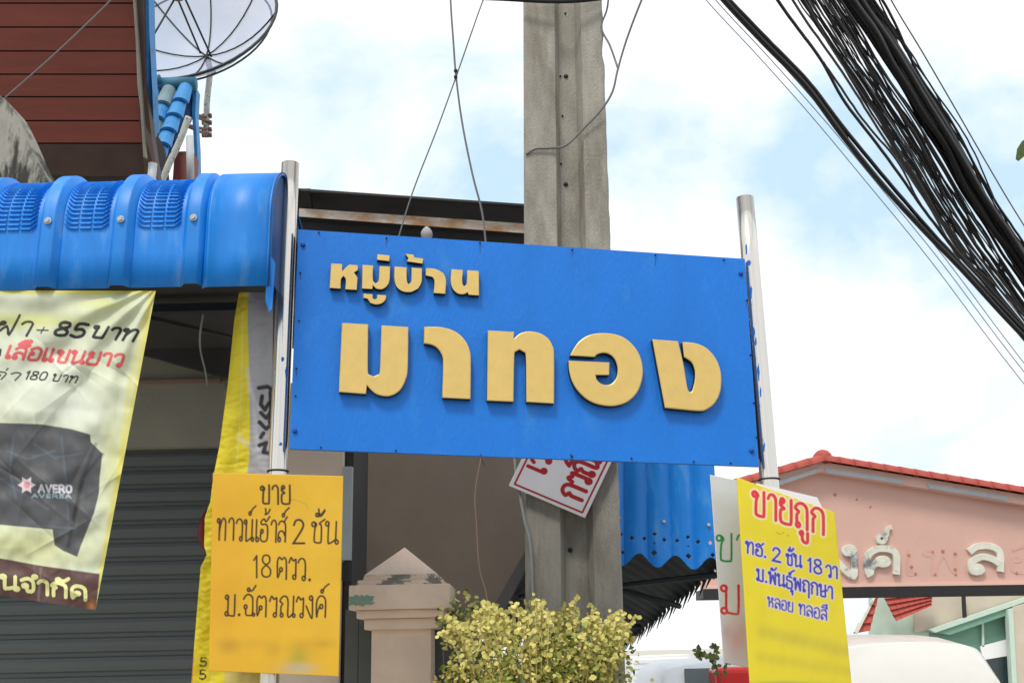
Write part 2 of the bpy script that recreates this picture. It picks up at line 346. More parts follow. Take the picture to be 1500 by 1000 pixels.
# ------------------------------------------------------------------ materials
M = dict(
 blue_board=mat('blue painted board', lin(10, 116, 212), .45, var=.06, scale=3, bump=.22, bscale=45, stain=lin(70, 146, 212), stain_scale=4.5, stain_pos=(.56, 1.1), stretch=(2.2, 2.2, .8)),
 gold=mat('brushed gold letter face', lin(222, 188, 112), .4, metal=.35, var=.05, scale=25, bump=.04, bscale=180),
 letter_side=mat('dark letter edge', lin(36, 30, 22), .5, var=.2),
 steel=mat('stainless steel tube', lin(222, 214, 204), .2, metal=.95, var=.06, scale=3, stretch=(14, 14, .3), stain=lin(150, 138, 112), stain_scale=3, stain_pos=(.62, .9)),  # stretched noise paints vertical reflection bands into the tone
 dark_iron=mat('dark iron', lin(48, 44, 44), .6, metal=.2),
 blue_stain=mat('rain run on blue paint', lin(38, 84, 140), .6, var=.2, scale=30),
 blue_screw=mat('painted screw', lin(18, 70, 150), .4),
 concrete=mat('pole concrete', lin(164, 158, 146), .9, var=.2, scale=5, bump=.7, bscale=110, stain=lin(124, 114, 100), stain_scale=2.6, stain_pos=(.48, .72), stretch=(2.5, 2.5, .6)),
 awning=mat('blue enamelled sheet', lin(0, 128, 220), .48, var=.14, scale=5, stain=lin(110, 160, 205), stain_scale=5, stain_pos=(.52, .85), bump=.12, bscale=12, stretch=(3, 1, .7), spec=.5),
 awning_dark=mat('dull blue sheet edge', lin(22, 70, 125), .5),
 print=mat('printed sheet', (1, 1, 1), .55, attr='print', var=.05, scale=9),
 banner=mat('wrinkled vinyl banner', (1, 1, 1), .55, attr='print', var=.06, scale=7),
 shutter=mat('dark roller shutter paint', lin(92, 97, 95), .5, var=.12, scale=3, stretch=(.6, 1, 3)),
 shutter_gap=mat('shutter joint', lin(26, 26, 26), .7),
 lintel=mat('grey render', lin(152, 148, 134), .9, var=.1, scale=3, bump=.2),
 pink_ledge=mat('pinkish ledge', lin(150, 122, 110), .8),
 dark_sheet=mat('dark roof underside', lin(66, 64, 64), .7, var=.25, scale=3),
 black_steel=mat('dark grey beam', lin(48, 56, 60), .6),
 beige=mat('beige wall paint', lin(232, 212, 192), .85, var=.07, scale=3, bump=.12, bscale=50),
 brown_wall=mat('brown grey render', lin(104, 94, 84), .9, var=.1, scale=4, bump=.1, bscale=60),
 pillar=mat('cream painted pillar', lin(228, 204, 184), .85, var=.08, scale=7, bump=.25, bscale=50, stain=lin(140, 128, 112), stain_scale=5, stain_pos=(.6, .8)),
 pillar_worn=mat('chipped cream paint', lin(222, 198, 176), .9, var=.1, scale=12, bump=.5, bscale=60, stain=lin(128, 122, 112), stain_scale=11, stain_pos=(.5, .56), stretch=(1, 1, 2)),
 teal=mat('flaking teal paint', lin(110, 160, 142), .8, var=.2, scale=30, stain=lin(150, 145, 125), stain_scale=30, stain_pos=(.48, .56)),
 tube_white=mat('grey white plastic', lin(178, 186, 188), .4, var=.08),
 wood=mat('red brown soffit board', lin(124, 62, 50), .55, var=.16, scale=3, stretch=(.5, 3, 3), bump=.1, bscale=90),
 wood_dark=mat('dark brown fascia', lin(84, 64, 58), .6, var=.2),
 weathered=mat('black stained concrete', lin(165, 160, 148), .95, var=.25, scale=5, bump=.4, bscale=25, stain=lin(62, 60, 54), stain_scale=5, stain_pos=(.45, .58), stretch=(2.4, 1, .7)),
 tile_blue=mat('blue roof tile', lin(58, 138, 200), .5, var=.12, scale=8, stain=lin(60, 92, 120), stain_scale=10, stain_pos=(.58, .75)),
 tile_grey=mat('faded blue roof tile', lin(116, 140, 146), .6, var=.15, scale=8),
 tile_teal=mat('weathered ridge tile', lin(48, 110, 136), .6, var=.2, scale=10),
 red_tile=mat('red roof tile', lin(176, 78, 66), .7, var=.15, scale=10),
 pink=mat('pink wall paint', lin(218, 176, 162), .85, var=.04, scale=2, bump=.06, bscale=60, stain=lin(190, 146, 130), stain_scale=1.1, stain_pos=(.6, .9)),
 pink_light=mat('pale pink trim', lin(232, 190, 174), .8, var=.04),
 trim_grey=mat('grey white trim', lin(190, 194, 198), .6, var=.1, scale=12),
 white_letter=mat('weathered white letter', lin(222, 220, 204), .75, var=.12, scale=9, stain=lin(124, 128, 130), stain_scale=4, stain_pos=(.55, .66)),
 ghost=mat('faint letter trace', lin(216, 171, 157), .85, var=.05),
 rust=mat('rust spot', lin(190, 128, 96), .9),
 rust_beam=mat('rusty beam', lin(186, 176, 164), .8, var=.15, stain=lin(164, 122, 82), stain_scale=4, stain_pos=(.42, .6), stretch=(1.6, 1, 3)),
 cable=mat('black cable', lin(34, 33, 34), .5, var=.1),
 cable_mid_grey=mat('mid grey cable', lin(84, 82, 84), .4, var=.25, scale=30),  # greyer and more uneven in tone than the black cable
 cable_grey=mat('grey wire', lin(110, 108, 108), .5),
 cable_faint=mat('pale wire', lin(150, 160, 176), .5),
 cable_white=mat('white cable', lin(150, 155, 152), .5),
 mint=mat('mint green wall', lin(190, 208, 192), .85, var=.05),
 green_soffit=mat('green soffit', lin(118, 156, 138), .8, var=.06),
 tan=mat('tan render', lin(196, 184, 166), .9, var=.08, scale=2),
 glass=mat('dark window glass', lin(50, 62, 66), .1, spec=.6),
 white_paint=mat('white car paint', lin(216, 212, 204), .22, var=.02, spec=.6),
 silver_paint=mat('silver car paint', lin(176, 180, 186), .32, metal=.0, var=.03),
 white_wall=mat('white wall paint', lin(236, 236, 236), .8, var=.03),
 red_lamp=mat('red lamp plastic', lin(190, 30, 26), .25),
 rubber=mat('black rubber', lin(24, 24, 24), .8),
 asphalt=mat('asphalt', lin(92, 90, 88), .92, var=.2, scale=4, bump=.4, bscale=120),
 paving=mat('concrete paving', lin(186, 180, 168), .92, var=.15, scale=2, bump=.3, bscale=60),
 leaf_y=mat('golden leaf', lin(202, 190, 106), .5, var=.3, scale=40, transl=.15),
 leaf_g=mat('green leaf', lin(146, 152, 66), .5, var=.3, scale=40),
 leaf_d=mat('deep green leaf', lin(72, 88, 34), .5, var=.3, scale=40),
 stem=mat('pale stem', lin(176, 160, 92), .7),
 bark=mat('bark', lin(92, 78, 58), .9, bump=.4),
 mesh=mat('dish mesh', lin(150, 156, 184), .5, var=.04),
 dish_frame=mat('dark dish frame', lin(44, 50, 50), .5),
 crust=mat('flaking white paint on pipe', lin(188, 190, 184), .8, var=.2, scale=30, bump=.4, stain=lin(70, 60, 54), stain_scale=28, stain_pos=(.56, .62)),
 rust_metal=mat('rusty bracket', lin(120, 96, 84), .8, var=.3, scale=20),
 dark_red=mat('dark red lantern', lin(120, 24, 22), .5),
 blotch=mat('blue paint smear', lin(24, 98, 190), .5),
 net=mat('grey shade cloth', lin(160, 158, 158), .8, var=.1),
)

# ------------------------------------------------------------------ ground
def flat(name, x0, y0, x1, y1, z, m, **k):
    o = obj(name, [(x0, y0, z), (x1, y0, z), (x1, y1, z), (x0, y1, z)], [(0, 1, 2, 3)], m, at=(0, 0, z)); return tag(o, kind='structure', **k)
flat('ground', -600, -600, 600, 900, 0, M['paving'])
flat('road', .9, -60, 8.5, 120, .004, M['asphalt'])
flat('cross_road', -40, -6, 60, 1.5, .008, M['asphalt'])
kb = MB().box((.72, 1.5, .004), (.9, 90, .13)); tag(kb.build('kerb', M['concrete']), kind='structure')

# ------------------------------------------------------------------ village sign
A, B_ = P(437, 336, 3.80), P(1090, 378, 3.98)
SP = vplane(A, B_); SN = SP.n
S = thing('village_sign', 'large blue signboard with raised gold Thai letters on two steel posts', 'signboard', (P(760, 660, 3.9).x, 3.9, 0))
bp_ = [(437, 336), (1091, 379), (1112, 683), (424, 657)]
mb = MB(); mb.slab([SP(*q) for q in bp_], -SN * .02); mb.build('panel', M['blue_board'], S)
# thin dark frame of steel angle behind the panel
mb = MB()
for i in range(4):
    sc2 = lambda q: (766 + (q[0] - 766) * .975, 512 + (q[1] - 512) * .93)
    a, b = SP(*sc2(bp_[i]), -.04), SP(*sc2(bp_[(i + 1) % 4]), -.04); mb.tube([a, b], .018, 4)
mb.build('frame', M['dark_iron'], S)
z6 = lambda L: [(440 + x / 3.3333, 340 + y / 3.3333) for x, y in L]
z7 = lambda L: [(740 + x / 3.75, 440 + y / 3.75) for x, y in L]
BIG = [
 z6([(203, 443), (331, 450), (329, 670), (337, 695), (358, 704), (379, 695), (389, 670), (396, 455), (527, 463), (524, 660), (514, 720), (490, 768), (455, 794), (415, 801), (372, 791), (345, 770), (325, 748), (320, 790), (188, 780)]),
 z6([(604, 462), (690, 464), (758, 486), (802, 526), (826, 576), (832, 640), (830, 815), (693, 808), (697, 640), (690, 598), (668, 566), (640, 550), (603, 543)]),
 [(714.5, 484), (753, 486), (752.5, 496), (762, 488.5), (775, 485.3), (790.7, 488), (802.7, 495.5), (809.3, 506.7), (811.5, 521), (811.5, 591), (771, 588.5), (770.5, 524), (768, 516), (761.3, 512), (755.5, 515), (753.2, 523), (752, 588.3), (713.4, 586.6)],
 z7([(357, 303), (378, 262), (410, 222), (460, 191), (520, 180), (590, 183), (650, 203), (700, 243), (738, 300), (755, 370), (750, 440), (723, 508), (672, 557), (610, 578), (550, 578), (480, 560), (420, 519), (375, 459), (353, 392), (348, 330), (573, 340), (571, 410), (497, 410), (503, 435), (527, 457), (560, 464), (590, 453), (612, 420), (618, 375), (606, 330), (580, 300), (545, 288), (510, 295), (490, 311)]),
 z7([(808, 213), (949, 224), (976, 335), (998, 465), (1006, 494), (1015, 504), (1027, 494), (1041, 440), (1042, 385), (1024, 340), (983, 311), (973, 228), (1040, 234), (1100, 258), (1148, 306), (1178, 370), (1187, 440), (1178, 510), (1150, 565), (1108, 598), (1060, 607), (878, 590)]),
]
SMALL = [
 z6([(150, 153), (204, 156), (204, 190), (238, 159), (281, 162), (280, 186), (262, 197), (279, 222), (275, 282), (219, 279), (222, 232), (210, 214), (198, 232), (196, 276), (143, 272)]),
 z6([(303, 160), (355, 163), (354, 232), (368, 251), (383, 233), (386, 165), (438, 168), (435, 235), (421, 265), (396, 279), (370, 276), (353, 258), (352, 278), (301, 275)]),
 z6([(376, 108), (436, 114), (434, 142), (374, 135)]),
 z6([(308, 300), (352, 303), (353, 322), (364, 329), (374, 322), (375, 305), (419, 308), (415, 330), (398, 347), (370, 353), (342, 346), (328, 325), (308, 321)]),
 z6([(460, 168), (518, 172), (520, 238), (530, 255), (542, 238), (543, 173), (593, 177), (592, 240), (576, 275), (540, 292), (500, 289), (470, 266), (459, 225)]),
 z6([(512, 106), (552, 110), (556, 124), (600, 129), (596, 154), (520, 143), (528, 128)]),
 z6([(613, 176), (660, 180), (698, 200), (711, 236), (707, 301), (651, 297), (655, 240), (645, 219), (612, 211)]),
 z6([(738, 181), (793, 185), (790, 245), (800, 266), (812, 250), (815, 186), (871, 190), (872, 309), (822, 306), (817, 294), (797, 303), (768, 299), (744, 276), (734, 240)]),
]
def letter3d(poly, off0, off1, plane, name, mface, mside, parent, bevel=.003, smoothpoly=True):
    q = curvy(poly) if smoothpoly else poly
    n = len(q); fr = [plane(x, y, off1) for x, y in q]; bk = [p - plane.n * (off1 - off0) for p in fr]
    c = sum(fr, Vector()) / n
    at = wloc(parent)
    bm = bmesh.new()
    vf = [bm.verts.new(p - at) for p in fr]; vb = [bm.verts.new(p - at) for p in bk]
    f = bm.faces.new(vf); f.material_index = 0
    for i in range(n):
        g = bm.faces.new((vf[i], vb[i], vb[(i + 1) % n], vf[(i + 1) % n])); g.material_index = 1
    gb = bm.faces.new(vb[::-1]); gb.material_index = 1
    bmesh.ops.recalc_face_normals(bm, faces=bm.faces)
    if bevel:
        r = bmesh.ops.inset_region(bm, faces=[f], thickness=bevel, depth=bevel * .6, use_even_offset=False)
        for g in r['faces']: g.material_index = 0
    me = bpy.data.meshes.new(name); bm.to_mesh(me); bm.free(); me.materials.append(mface); me.materials.append(mside)
    o = bpy.data.objects.new(name, me); COL.objects.link(o); o.parent = parent; return o
for q in BIG: letter3d(q, .001, .030, SP, 'gold_letter', M['gold'], M['letter_side'], S, .0035)
for q in SMALL: letter3d(q, .001, .027, SP, 'gold_letter', M['gold'], M['letter_side'], S, .0015)
# posts
def post(px0, py0, px1, py1, w0, off):
    t, b = SP(px0, py0, off), SP(px1, py1, off)
    b = t + (b - t) * ((t.z + .3) / (t.z - b.z)) ; b = t + (b - t) * (t.z / (t.z - b.z))
    r = w0 / 2 * (t - CAM).length / math.hypot(F, px0 - 750, py0 - 500)
    m = MB(); m.tube([t + (b - t) * k / 12 for k in range(13)], r, 28, caps=False)
    seg = 28; m.F.append(list(range(12 * seg, 13 * seg))); m.M.append(0)
    base = len(m.V)     # open rim with wall thickness
    for j in range(seg): m.V.append(t + (m.V[j] - t) * .88)
    for j in range(seg): m.V.append(t + (m.V[j] - t) * .88 - Vector((0, 0, .12)))
    for j in range(seg):
        k = (j + 1) % seg
        m.F += [[j, k, base + k, base + j], [base + j, base + k, base + seg + k, base + seg + j]]; m.M += [0, 0]
    m.F.append([base + seg + j for j in range(seg)]); m.M.append(0)
    return m.build('post', M['steel'], S, True), t, b, r
pl, lt, lb, lr = post(425.5, 240, 406.5, 700, 25.5, -.045)
pr, rt_, rb, rr_ = post(1091, 290, 1126.5, 700, 25.5, -.045)
# square steel rail right behind the left post (second upright seen beside it)
mb = MB(); mb.tube([SP(404, 420, -.09), SP(397, 700, -.09), SP(397, 700, -.09) + (SP(397, 700, -.09) - SP(404, 420, -.09)) * 3], .016, 4); mb.build('back_rail', M['steel'], S)
def bolt(px, py, r=.006, m='blue_screw', off=.0):
    c = SP(px, py, off); mb = MB(); mb.tube([c - SN * .004, c + SN * .008, c + SN * .0095], [r, r, r * .6], 8); return mb.build('screw', M[m], S, True)
s0 = bolt(444, 359, .0085)
for x, y in [(432, 631), (1085, 401), (1101, 660)]:
    d = SP(x, y) - SP(444, 359); dup(s0, S, d)
s1 = bolt(467, 341, .003, 'dark_iron')
for x, y in [(566, 349), (703, 356), (838, 366), (960, 374), (1060, 381), (440, 400), (438, 470), (434, 540), (1094, 440), (1099, 520), (1104, 590), (1108, 640), (470, 655), (580, 660), (838, 668), (925, 671), (1016, 676), (1070, 678), (433, 580)]:
    dup(s1, S, SP(x, y) - SP(467, 341))
rndS = random.Random(8)
for x, y, h_ in [(566, 352, 9), (703, 359, 12), (838, 369, 8), (960, 377, 13), (440, 403, 7), (1094, 443, 9), (434, 543, 8)]:
    p_ = [SP(x - .7, y, .0006), SP(x + .7, y, .0006), SP(x + .5 + rndS.uniform(-.3, .3), y + h_, .0006), SP(x - .3, y + h_, .0006)]
    obj('rust_run', p_, [(0, 1, 2, 3)], M['blue_stain'], S)
# blue paint smears on the posts
def on_tube(px, py, t, b, r):
    # nearest point of the tube's front for a pixel
    d = ray(px, py).normalized(); ax = (b - t).normalized(); w = CAM - t
    dd = d - d.dot(ax) * ax; ww = w - w.dot(ax) * ax
    a_ = dd.dot(dd); b__ = 2 * dd.dot(ww); c_ = ww.dot(ww) - (r + .0008) ** 2
    k = b__ * b__ - 4 * a_ * c_
    if k < 0: return None
    return CAM + d * ((-b__ - math.sqrt(k)) / (2 * a_))
random.seed(3)
def smear(px, py, wx, hy, t, b, r):
    pts = []
    for k in range(12):
        a = 2 * math.pi * k / 12; q = random.uniform(.6, 1.15)
        p = on_tube(px + math.cos(a) * wx * q, py + math.sin(a) * hy * q, t, b, r)
        if p is None: return
        pts.append(p)
    c = on_tube(px, py, t, b, r)
    V = [c] + pts; obj('paint_smear', V, [(0, 1 + k, 1 + (k + 1) % 12) for k in range(12)], M['blotch'], S)
for q in [(1093, 365, 1.6, 9), (1097, 385, 3, 5), (1100, 428, 2, 10), (1104, 488, 2, 11), (1107, 500, 1.5, 6), (1111, 545, 2, 14), (1114, 575, 1.5, 8), (1119, 655, 1.6, 9)]: smear(*q, rt_, rb, rr_)
for q in [(414, 526, 2.4, 4), (419, 545, 1.4, 9), (411, 650, 3, 2.6), (420, 570, 1.2, 8)]: smear(*q, lt, lb, lr)
# black ties holding the posters to the posts
for (px, py, t_, b_, r_) in [(407, 690, lt, lb, lr), (1122, 702, rt_, rb, rr_)]:
    ax_ = (b_ - t_).normalized(); k_ = (SP(px, py, -.045) - t_).dot(ax_); c = t_ + ax_ * k_; u_ = ax_.cross(Vector((0, 1, 0))).normalized(); v_ = ax_.cross(u_)
    mb = MB(); mb.tube([c + (u_ * math.cos(a * math.pi / 10) + v_ * math.sin(a * math.pi / 10)) * (r_ + .003) for a in range(21)], .0035, 5, caps=False); mb.build('wire_tie', M['dark_iron'], S, True)
# wire ties under the sign
mb = MB(); mb.tube([SP(836, 664, .004), SP(838, 676, .008), SP(843, 688, .006)], .0016, 5); mb.build('wire_tie', M['dark_iron'], S)
mb = MB(); mb.tube([SP(704, 664, .004), SP(706, 674, .008), SP(710, 682, .006)], .0014, 5); mb.build('wire_tie', M['dark_iron'], S)

# ------------------------------------------------------------------ paper / vinyl sheets
Yc = lambda *a: lin(*a)
# left poster
yel = lin(222, 172, 40)
LPp = Plane(SP(405, 840, .03), SN)
pr = Print([(312, 692), (503, 697), (496, 990), (306, 982)], 200, 300, yel)
pr.blob(330, 840, 45, 170, lin(214, 156, 32), .6); pr.blob(480, 760, 60, 200, lin(228, 182, 56), .5)
ink = lin(52, 38, 26)
pr.text('ขาย', (381, 737), (428, 738), 27, 3.0, ink, jit=.6, soft=1.4)
pr.text('ทาวน์เฮ้าส์', (318, 790), (421, 794), 32, 2.6, ink, italic=.06, jit=.8, soft=1.2)
pr.text('2', (428, 795), (449, 795), 34, 3.1, ink, jit=.3, soft=1.2)
pr.text('ชั้น', (455, 794), (497, 797), 33, 2.6, ink, italic=.05, jit=.6, soft=1.2)
pr.stroke([(424, 731), (436, 733), (448, 738), (452, 745)], .9, ink, .35)
pr.text('18', (370, 845), (399, 845), 32, 2.6, ink, jit=.5, soft=1.2)
pr.text('ตรว.', (403, 846), (458, 850), 32, 2.6, ink, italic=.04, jit=.8, soft=1.2)
pr.text('ม.ฉัตรณรงค์', (329, 901), (480, 904), 31, 2.6, ink, italic=.05, jit=.9, soft=1.2)
for cx, cy, rx, ry, a in [(335, 945, 22, 14, .5), (375, 942, 30, 10, .2), (400, 950, 16, 14, .25), (440, 945, 22, 12, .25), (475, 942, 20, 9, .3)]: pr.blob(cx, cy, rx, ry, lin(160, 118, 40), a)
pr.blob(437, 962, 18, 16, lin(130, 150, 60), .5); pr.blob(437, 978, 30, 10, lin(180, 172, 150), .8)
def lp_place(x, y, u, v):
    bulge = .006 * math.sin(u * 3.1 + .4) + .0015 * math.sin(v * 14 + u * 3) + .003 * (v ** 2) * math.sin(u * 5)
    return LPp(x, y, bulge)
o = pr.build('yellow_poster', M['print'], lp_place, thick=.002)
tag(o, 'deep yellow handwritten poster tied to the left post below the blue sign', 'poster')

# right posters
a, b = P(1080, 700, 3.84), P(1250, 745, 4.02)
RP = vplane(a, b)
y2 = lin(232, 210, 46)
pr = Print([(1079, 699), (1222, 750), (1247, 1000), (1098, 1000)], 165, 300, y2)
rq = lambda x, y: (1075 + x / 8.335, 700 + y / 8.335)
pr.text('ขายถูก', rq(215, 430), rq(1130, 700), 36, 4.8, lin(222, 52, 62), halo=lin(244, 226, 190), hw=5, soft=1)
bl = lin(64, 66, 176); hal = lin(216, 206, 214)
rz = lambda x, y: (1075 + x / 7.14, 780 + y / 7.14)
pr.text('ทฮ.', rz(120, 205), rz(350, 262), 17, 2.9, bl, halo=hal, hw=3)
pr.text('2', rz(395, 285), rz(500, 310), 19, 3.2, bl, halo=hal, hw=3)
pr.text('ชั้น', rz(540, 325), rz(715, 365), 17, 2.9, bl, halo=hal, hw=3)
pr.text('18', rz(760, 400), rz(930, 435), 20, 3.0, bl, halo=hal, hw=3)
pr.text('วา', rz(955, 455), rz(1090, 480), 17, 2.9, bl, halo=hal, hw=3)
pr.text('ม.พันธุ์พฤกษา', rz(235, 492), rz(1040, 690), 17, 2.9, bl, halo=hal, hw=3)
pr.text('หลอย', rz(350, 765), rz(625, 830), 14, 2.1, bl, halo=hal, hw=3, soft=1)
pr.text('ทลอสี', rz(675, 845), rz(980, 915), 15, 2.2, bl, halo=hal, hw=3, soft=1)
for x, y in [(530, 668), (560, 682), (600, 668), (655, 700)]: pr.blob(*rq(x, y), 2.2, 1.3, lin(120, 90, 20), .6)
for k in range(9):
    pr.blob(1118 + k * 15, 925 + k * 3.4, 12, 13, lin(172, 158, 66), .38)
    pr.blob(1114 + k * 16, 962 + k * 2.5, 12, 12, lin(182, 166, 60), .32)
pr.blob(1150, 1004, 60, 8, lin(90, 130, 70), .7)
o = pr.build('bright_poster', M['print'], lambda x, y, u, v: RP(x, y, .004 * math.sin(u * 4) + .003 * math.sin(v * 6 + u * 2)), thick=.003)
tag(o, 'lemon yellow poster with red and blue writing on the right post', 'poster')
W2 = vplane(P(1040, 700, 3.93), P(1110, 715, 4.03))
pr = Print([(1040, 695), (1122, 712), (1136, 985), (1060, 970)], 95, 290, lin(206, 208, 206))
zq = lambda x, y: (1020 + x / 2.778, 640 + y / 2.778)
pr.text('ขา', zq(76, 500), zq(220, 508), 40, 3.2, lin(30, 140, 70), jit=.3)
pr.text('ม', zq(98, 716), zq(195, 720), 42, 3.8, lin(206, 44, 40))
pr.blob(1080, 935, 24, 38, lin(206, 158, 160), .8); pr.blob(1064, 925, 8, 14, lin(190, 150, 150), .5)
o = pr.build('white_poster', M['print'], lambda x, y, u, v: W2(x, y, .004 * math.sin(v * 5)), thick=.002)
tag(o, 'white poster with green and red letters behind the lemon yellow poster', 'poster')
W3 = vplane(P(1080, 700, 3.86), P(1250, 745, 4.04))
mb = MB(); mb.slab([W3(1108, 707, -.02), W3(1197, 728, -.02), W3(1204, 742, -.02), W3(1205, 790, -.02), W3(1110, 760, -.02)], (0, .003, 0))
tag(mb.build('backing_sheet', M['white_wall']), 'plain pale sheet whose top edge shows over the lemon yellow poster', 'paper sheet')

# red and white board hung askew on the concrete pole
TS = Plane(P(820, 700, 4.58), (0, -1, 0))
tz = lambda x, y: (740 + x / 9.094, 660 + y / 9.094)
pr = Print([(786.5, 622), (925, 680), (856, 757.5), (745, 711)], 220, 160, lin(196, 194, 196))
# quad drawn so that its lower edge and right edge are those of the picture
pr = Print([(803, 592), (914, 638), (857, 758.5), (745, 711)], 200, 260, lin(200, 198, 200))
dr = lin(150, 18, 18)
ex = np.array([112, 47.0]) / 121.5; ey = np.array([58, -119.0]) / 132.4    # along lower edge, up the side
o_ = np.array([745, 711.0])
def tq(s, t): q = o_ + ex * s + ey * t; return (q[0], q[1])
fr = [tq(7, 5.5), tq(114.5, 5.5), tq(114.5, 125), tq(7, 125), tq(7, 5.5)]
pr.stroke(fr, 3.0, dr, soft=.8)
def glyph_at(ch, s, t, w, h, wd):           # writing runs up the board (turned a quarter)
    for q in layout(ch, (0, 0), (w, 0), h):
        pr.stroke([tq(s + y_, t + x_) for x_, y_ in q], wd, dr, soft=.8)
glyph_at('กรณีย', 106, 18, 92, 33, 6.2)
glyph_at('เวนก', 40, 35, 70, 27, 5.6)
o = pr.build('tilted_board', M['print'], lambda x, y, u, v: TS(x, y, 0), thick=.004)
tag(o, 'small white board with dark red writing and border hanging askew on the concrete pole', 'notice board')
# top text in the left corner
# ------------------------------------------------------------------ concrete utility pole
yp = 4.62
U = thing('utility_pole', 'weathered grooved concrete utility pole behind the blue sign', 'utility pole', (P(838, 900, yp).x, yp + .12, 0))
def pole_x(py):
    t = py / 900.0
    return [767 + 3 * t, 812 + 10 * t, 817 + 12 * t, 842 + 22 * t, 850 + 22 * t, 882 + 31 * t]
def section(py):
    xs = pole_x(py); f = [P(x, py, yp).x for x in xs]; z = P(xs[2], py, yp).z; g = .07
    D = .26
    return [(f[0] - .0, yp + .006, z), (f[0] + .006, yp, z), (f[1], yp, z), (f[2] + .004, yp + g, z), (f[3], yp + g, z), (f[4], yp, z), (f[5] - .006, yp, z), (f[5], yp + .006, z),
            (f[5], yp + D, z), (f[4], yp + D, z), (f[3], yp + D - g, z), (f[2], yp + D - g, z), (f[1], yp + D, z), (f[0], yp + D, z)]
rows = []
random.seed(5)
pys = [-1500, -900, -500, -250] + list(range(-100, 1001, 14)) + [1100, 1250, 1500]
for k, py in enumerate(pys):
    s_ = [list(q) for q in section(py)]
    j = .004 if -100 <= py <= 1000 else 0
    s_[0][0] += random.uniform(-j, j) * .4; s_[7][0] += random.uniform(-j, j) * .45; s_[6][0] = s_[7][0] - .008
    if 55 < py < 95: s_[7][0] -= .008; s_[6][0] -= .008
    rows.append(s_)
n = 14; V = [q for r_ in rows for q in r_]
# last ring at the ground
Fc = [[i * n + j, i * n + (j + 1) % n, (i + 1) * n + (j + 1) % n, (i + 1) * n + j] for i in range(len(rows) - 1) for j in range(n)]
Fc.append(list(range(n))); Fc.append([(len(rows) - 1) * n + j for j in range(n)][::-1])
obj('shaft', V, Fc, M['concrete'], U)
hole0 = None
for (x, y) in [(829, 270), (821, 112), (829, 112), (835, 805), (822, 240), (828, 20), (824, 170)]:
    r_ = .011 if (x, y) in [(829, 270), (829, 112), (835, 805)] else .005
    c = P(x, y, yp + .068); mb = MB(); mb.tube([c, c + Vector((0, -.006, 0))], [r_, r_ * .8], 10); mb.build('bolt_hole', M['dark_iron'], U, True)
def pm(x, y, Y): return P(x, y, Y)
def wire(name, pts, r, m, label=None, cat='wire', group=None, parent=None, step=5, seg=6):
    q = spline([P(*p) for p in pts], step); mb = MB(); mb.tube(q, r, seg); o = mb.build(name, M[m], parent, True)
    if label: tag(o, label, cat, group)
    return o
wire('pole_band', [(700, -3, 4.6), (745, -1, 4.58), (800, 2, 4.56), (850, 1, 4.56), (900, -5, 4.6)], .012, 'cable', 'black cable passing across the top of the concrete pole', 'cable')
wire('conduit', [(752, 560, 4.6), (754, 672, 4.6), (760, 715, 4.6), (768, 760, 4.6), (777, 800, 4.6), (780, 870, 4.6), (781, 960, 4.6), (782, 1100, 4.6)], .0065, 'cable_white', 'pale cable running down the left edge of the concrete pole', 'cable')
wire('drop_wire', [(978, -90, 4.4), (940, 0, 4.5), (918, 58, 4.55), (905, 102, 4.57), (897, 135, 4.58), (880, 162, 4.59), (855, 188, 4.6), (829, 213, 4.6), (805, 217, 4.605), (785, 218, 4.608), (771, 226, 4.615)], .0052, 'cable_grey', 'grey wire bending across the concrete pole from the upper right')
wire('drop_wire', [(893, -40, 4.62), (890, 10, 4.62), (881, 40, 4.62), (893, 66, 4.6), (901, 88, 4.59), (905, 100, 4.57)], .005, 'cable_grey', 'short wire joining the bent grey wire beside the pole edge')
wire('drop_wire', [(658, -80, 4.9), (660, 0, 4.9), (664, 60, 4.9), (668, 112, 4.9), (677, 180, 4.9), (692, 255, 4.9), (706, 310, 4.9), (712, 360, 4.9)], .0055, 'cable_grey', 'thicker grey wire curving down behind the sign left of the pole')
wire('drop_wire', [(740, -80, 4.91), (708, 0, 4.91), (690, 50, 4.91), (668, 113, 4.91), (640, 190, 4.91), (605, 280, 4.91), (580, 360, 4.91)], .0036, 'cable_grey', 'thin straight grey wire slanting down to the left behind the sign')
for y in (104, 113):
    mb = MB(); c = P(667.5, y, 4.895); mb.tube([c - Vector((0, 0, .006)), c + Vector((0, 0, .006))], .01, 6); tag(mb.build('wire_clip', M['cable'], None, True), 'black clip where the two grey wires cross, ' + ('upper' if y < 110 else 'lower') + ' of two', 'clip')
wire('thin_wire', [(170, -10, 5.2), (158, 5, 5.2), (85, 75, 5.2), (8, 143, 5.2), (-30, 175, 5.2)], .004, 'cable_grey', 'thin wire crossing in front of the brown boarded eave')

